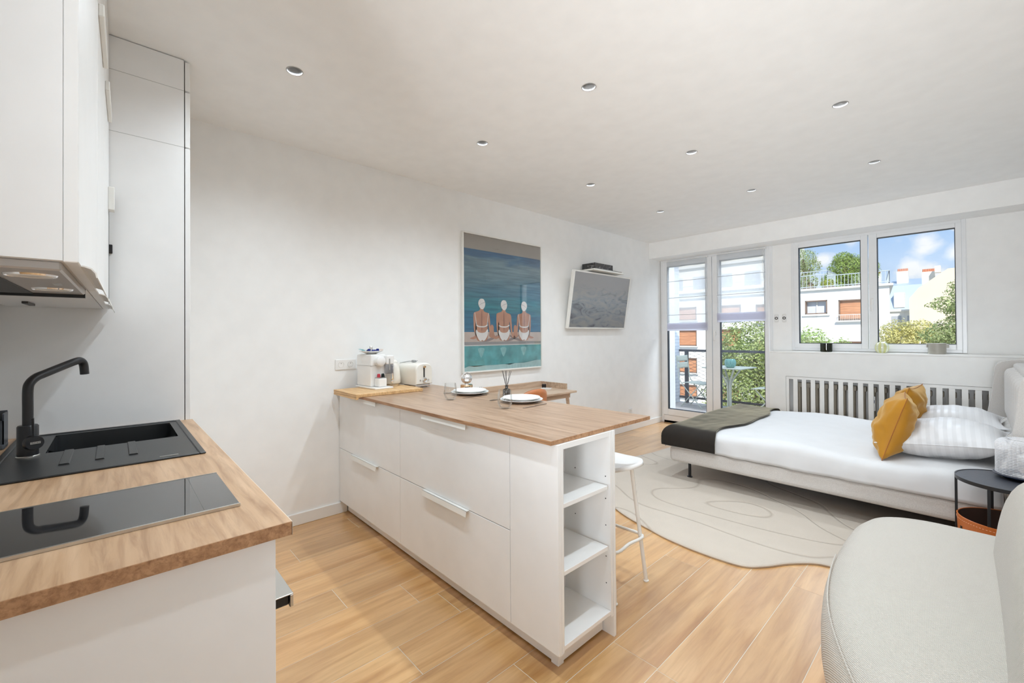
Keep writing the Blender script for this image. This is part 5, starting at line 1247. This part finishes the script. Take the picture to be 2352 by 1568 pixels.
# trees
LEAF = {}
def leaf_mat(name, c):
    M = bpy.data.materials.new(name); M.use_nodes = True; t, bb = nodes_of(M); bb.inputs['Roughness'].default_value = .5; bb.inputs['Specular IOR Level'].default_value = .3
    g = N(t, 'ShaderNodeNewGeometry'); t.links.new(ramp(t, g.outputs['Random Per Island'], [(0, tuple(q*.45 for q in c)), (.5, c), (1, tuple(min(1, q*1.55) for q in c))]), bb.inputs['Base Color'])
    tl = N(t, 'ShaderNodeBsdfTranslucent'); tl.inputs[0].default_value = (c[0]*1.3, c[1]*1.3, c[2]*.7, 1); mx_ = N(t, 'ShaderNodeMixShader'); mx_.inputs[0].default_value = .35
    o_ = t.nodes['Material Output']; t.links.new(bb.outputs[0], mx_.inputs[1]); t.links.new(tl.outputs[0], mx_.inputs[2]); t.links.new(mx_.outputs[0], o_.inputs[0])
    return M
BARK = mat('bark', (.16, .12, .09), .9, bump=.5, bscale=30)
def tree(name, lab, base, blobs, nleaf, size, M, seed, shell=.55, solid=True):
    rnd = random.Random(seed); bx, by, bz = base
    t = thing(name, lab, 'tree', base)
    b = MB(); top = max(blobs, key=lambda q: q[2]+q[5])
    b.tube([(bx, by, bz), (bx+.1, by, (bz+top[2])/2), (top[0], top[1], top[2])], [.28, .2, .05], 8)
    for q in blobs: b.tube([(bx+(q[0]-bx)*.2, by+(q[1]-by)*.2, bz+(q[2]-bz)*.62), ((bx+q[0])/2, (by+q[1])/2, bz+(q[2]-bz)*.85), (q[0], q[1], q[2])], [.11, .06, .02], 6)
    obj('trunk', b, BARK, t, True)
    V, Fc = [], []; tot = sum(q[3]*q[4]*q[5] for q in blobs)
    for q in blobs:
        k = int(nleaf*q[3]*q[4]*q[5]/tot)
        for _ in range(k):
            d = Vector((rnd.gauss(0, 1), rnd.gauss(0, 1), rnd.gauss(0, 1))).normalized(); rr = rnd.uniform(shell, 1.0)**.6
            bump_ = 1+.22*nz(d.x*2.2+q[0], d.y*2.2+q[1], d.z*2.2+q[2])+.12*nz(d.x*6+q[0], d.y*6, d.z*6)
            p = Vector((q[0]+d.x*q[3]*rr*bump_, q[1]+d.y*q[4]*rr*bump_, q[2]+d.z*q[5]*rr*bump_))
            nrm = (d+Vector((rnd.gauss(0, .5), rnd.gauss(0, .5), rnd.gauss(0, .5)+.5))).normalized(); u = nrm.orthogonal().normalized(); u = (Matrix.Rotation(rnd.uniform(0, 6.28), 3, nrm) @ u); w_ = nrm.cross(u); s_ = size*rnd.uniform(.6, 1.3)
            i = len(V); V += [p-u*s_, p+w_*s_*.42, p+u*s_, p-w_*s_*.42]; Fc.append((i, i+1, i+2, i+3))
    me = bpy.data.meshes.new('foliage'); O = world_of(t).inverted(); me.from_pydata([O @ v for v in V], [], Fc); me.materials.append(M); o_ = bpy.data.objects.new('foliage', me); COL.objects.link(o_); o_.parent = t
    return t
G1 = leaf_mat('leaf_chestnut', (.33, .39, .17)); G2 = leaf_mat('leaf_yellow_green', (.40, .44, .10)); G3 = leaf_mat('leaf_dark', (.26, .36, .08)); G4 = leaf_mat('leaf_pale', (.34, .40, .20))
tree('leafy_tree', 'big leafy chestnut tree behind the balcony railing, filling the right door pane', (-4.0, 12.6, -9), [(-3.95, 12.4, .9, 1.0, .9, .85), (-4.1, 12.4, -.3, 1.15, 1.0, 1.1), (-3.0, 12.6, .2, .9, .8, 1.1), (-3.1, 12.6, -1.0, 1.2, 1.0, 1.2), (-4.3, 12.6, -1.6, 1.2, 1.0, 1.2)], 52000, .043, G1, 3)
tree('leafy_tree', 'low bushy green tree crown at the bottom of the left window pane', (-3.6, 15.6, -9), [(-4.2, 15.6, .85, .75, .8, .75), (-3.45, 15.6, .95, .6, .8, .62), (-2.7, 15.6, .55, .65, .8, .65), (-5.2, 15.6, .3, .9, .9, .9), (-3.4, 15.6, -.1, 1.3, 1.0, 1.0)], 20000, .042, leaf_mat('leaf_fresh', (.40, .52, .20)), 5)
tree('leafy_tree', 'tall tree with layered branches rising at the right edge of the window', (-.1, 14.2, -9), [(-.05, 14.2, 2.35, .42, .5, .28), (-.28, 14.2, 2.02, .50, .5, .20), (.1, 14.2, 1.85, .6, .6, .35), (-.22, 14.2, 1.50, .50, .5, .24), (-.45, 14.2, 1.30, .55, .5, .22), (.0, 14.2, 1.1, .7, .6, .4), (-.4, 14.2, .80, .8, .6, .35), (.5, 14.2, 1.7, .7, .6, .9)], 18000, .036, leaf_mat('leaf_lime', (.36, .42, .20)), 7)
tree('leafy_tree', 'rounded yellow-green tree in front of the distant houses, low in the right pane', (-1.6, 19, -9), [(-1.75, 19, 1.2, .55, .6, .62), (-1.3, 19, .9, .8, .7, .7), (-2.2, 19, .3, .6, .6, .6), (-1.2, 19, 1.45, .4, .5, .35)], 12000, .040, leaf_mat('leaf_gold', (.60, .56, .26)), 9)
tree('roof_tree', 'dense round green tree on the roof terrace beyond the railing', (-4.9, 30, 3.0), [(-4.75, 30, 4.9, .95, .8, .85), (-5.4, 30, 4.3, .7, .7, .6), (-4.1, 30, 4.7, .7, .7, .8), (-5.0, 30, 5.5, .5, .5, .45)], 12000, .055, G3, 11)
tree('roof_tree', 'loose pale green tree at the left edge of the window, on the roof terrace', (-7.1, 31, 3.0), [(-7.15, 31, 5.9, .75, .7, .65), (-6.7, 31, 5.4, .55, .5, .5), (-7.3, 31, 5.0, .6, .5, .4)], 3200, .05, G4, 13)
for k, (x, r_, M_, lab) in enumerate(((-5.5, .45, G4, 'pale leafy shrub behind the roof railing at the left of the pane'), (-4.75, .28, G2, 'small bright shrub in the middle of the roof terrace'), (-3.55, .33, leaf_mat('leaf_shrub', (.42, .50, .28)), 'pale shrub at the right end of the roof railing'))):
    t = tree('roof_shrub', lab, (x, 24.9, 3.46), [(x, 24.9, 3.46+r_*.9, r_, r_*.7, r_*.9)], 900, .04, M_, 20+k)
    t['category'] = 'shrub'
# distant houses
ZN = mat('zinc_roof', (.42, .50, .60), .45, .2); STONE = mat('pale_stone', (.80, .77, .70), .8); BEI = mat('beige_party_wall', (.78, .68, .52), .85, var=.08, vscale=.4); TERRA = mat('terracotta', (.55, .22, .13), .7)
hb_ = thing('old_town_house', 'distant pale stone town house with blue-grey zinc mansard roof and chimneys', 'building', (-3.6, 42, -9))
b = MB(); b.box(-9.0, -2.55, 42, 50, -9, 3.0); obj('wall', b, STONE, hb_, True)
b = MB(); b.prism([(42, 3.0), (42.0, 3.05), (43.0, 4.9), (46, 5.6), (50, 5.6), (50, 3.0)], 0, -9.0, -2.55); obj('roof', b, ZN, hb_, True)
b = MB(); b.box(-9.0, -2.50, 41.85, 42.05, 2.92, 3.05); obj('cornice', b, STONE, hb_, True)
for x0, x1, z in ((-4.05, -3.4, 5.0), (-5.6, -5.0, 5.0)):
    b = MB(); b.box(x0, x1, 44, 44.6, z, z+1.05); c_ = obj('chimney', b, STONE, hb_, True)
    for i in range(6):
        b = MB(); b.lathe([(.05, 0), (.04, .22), (0, .22)], x0+.07+i*(x1-x0-.14)/5, 44.3, z+1.05, 8); obj('chimney_pot', b, TERRA, c_, True)
for z in (-.3, 1.35):
    for x in (-4.15, -3.3):
        b = MB(); b.box(x-.02, x+.52, 41.96, 42.02, z, z+1.25); w_ = obj('window', b, mat('grey_opening', (.40, .42, .46), .5), hb_, True)
        b = MB(); b.box(x-.1, x+.6, 41.70, 41.95, z-.06, z+.40); obj('balconette', b, mat('iron_balcony', (.25, .27, .30), .6), w_, True)
for x in (-3.75,):
    b = MB(); b.box(x-.3, x+.3, 42.0, 43.2, 3.2, 4.3, .03, 1); obj('dormer', b, STONE, hb_, True)
pw_ = thing('party_wall_house', 'house with a tall windowless beige gable wall behind the trees', 'building', (-2, 38, -9))
b = MB(); b.prism([(-2.9, -9), (-2.9, 3.6), (-2.45, 4.25), (-1.35, 5.15), (-1.1, 5.35), (.9, 5.35), (.9, -9)], 1, 38, 45); obj('wall', b, BEI, pw_, True)
b = MB(); b.box(-2.95, .9, 37.9, 38.0, 1.9, 1.98); b.box(-1.72, -1.45, 38.4, 38.9, 5.2, 5.62); obj('coping', b, STONE, pw_, True)
b = MB(); b.box(-2.35, -1.75, 39, 39.5, 4.5, 5.35); c_ = obj('chimney', b, STONE, pw_, True)
for i in range(7):
    b = MB(); b.lathe([(.05, 0), (.04, .20), (0, .20)], -2.3+i*.083, 39.25, 5.35, 8); obj('chimney_pot', b, TERRA, c_, True)
mp_ = thing('modern_apartment_block', 'far pale apartment block with window bands seen through the sheer blinds', 'building', (-22, 48, -9))
b = MB(); b.box(-34, -13.2, 48, 58, -9, 13); obj('wall', b, STONE, mp_, True)
for z in (3.6, 6.4, 9.2):
    for x in (-27, -24.3, -21.6, -18.9, -16.2):
        b = MB(); b.box(x, x+1.5, 47.95, 48.01, z, z+1.4); obj('window', b, mat('grey_opening', (.40, .42, .46), .5), mp_, True)
for z in (3.3, 6.1, 8.9):
    b = MB(); b.box(-34, -13.2, 47.7, 48, z-.12, z+.1); obj('balcony_band', b, RENDER, mp_, True)
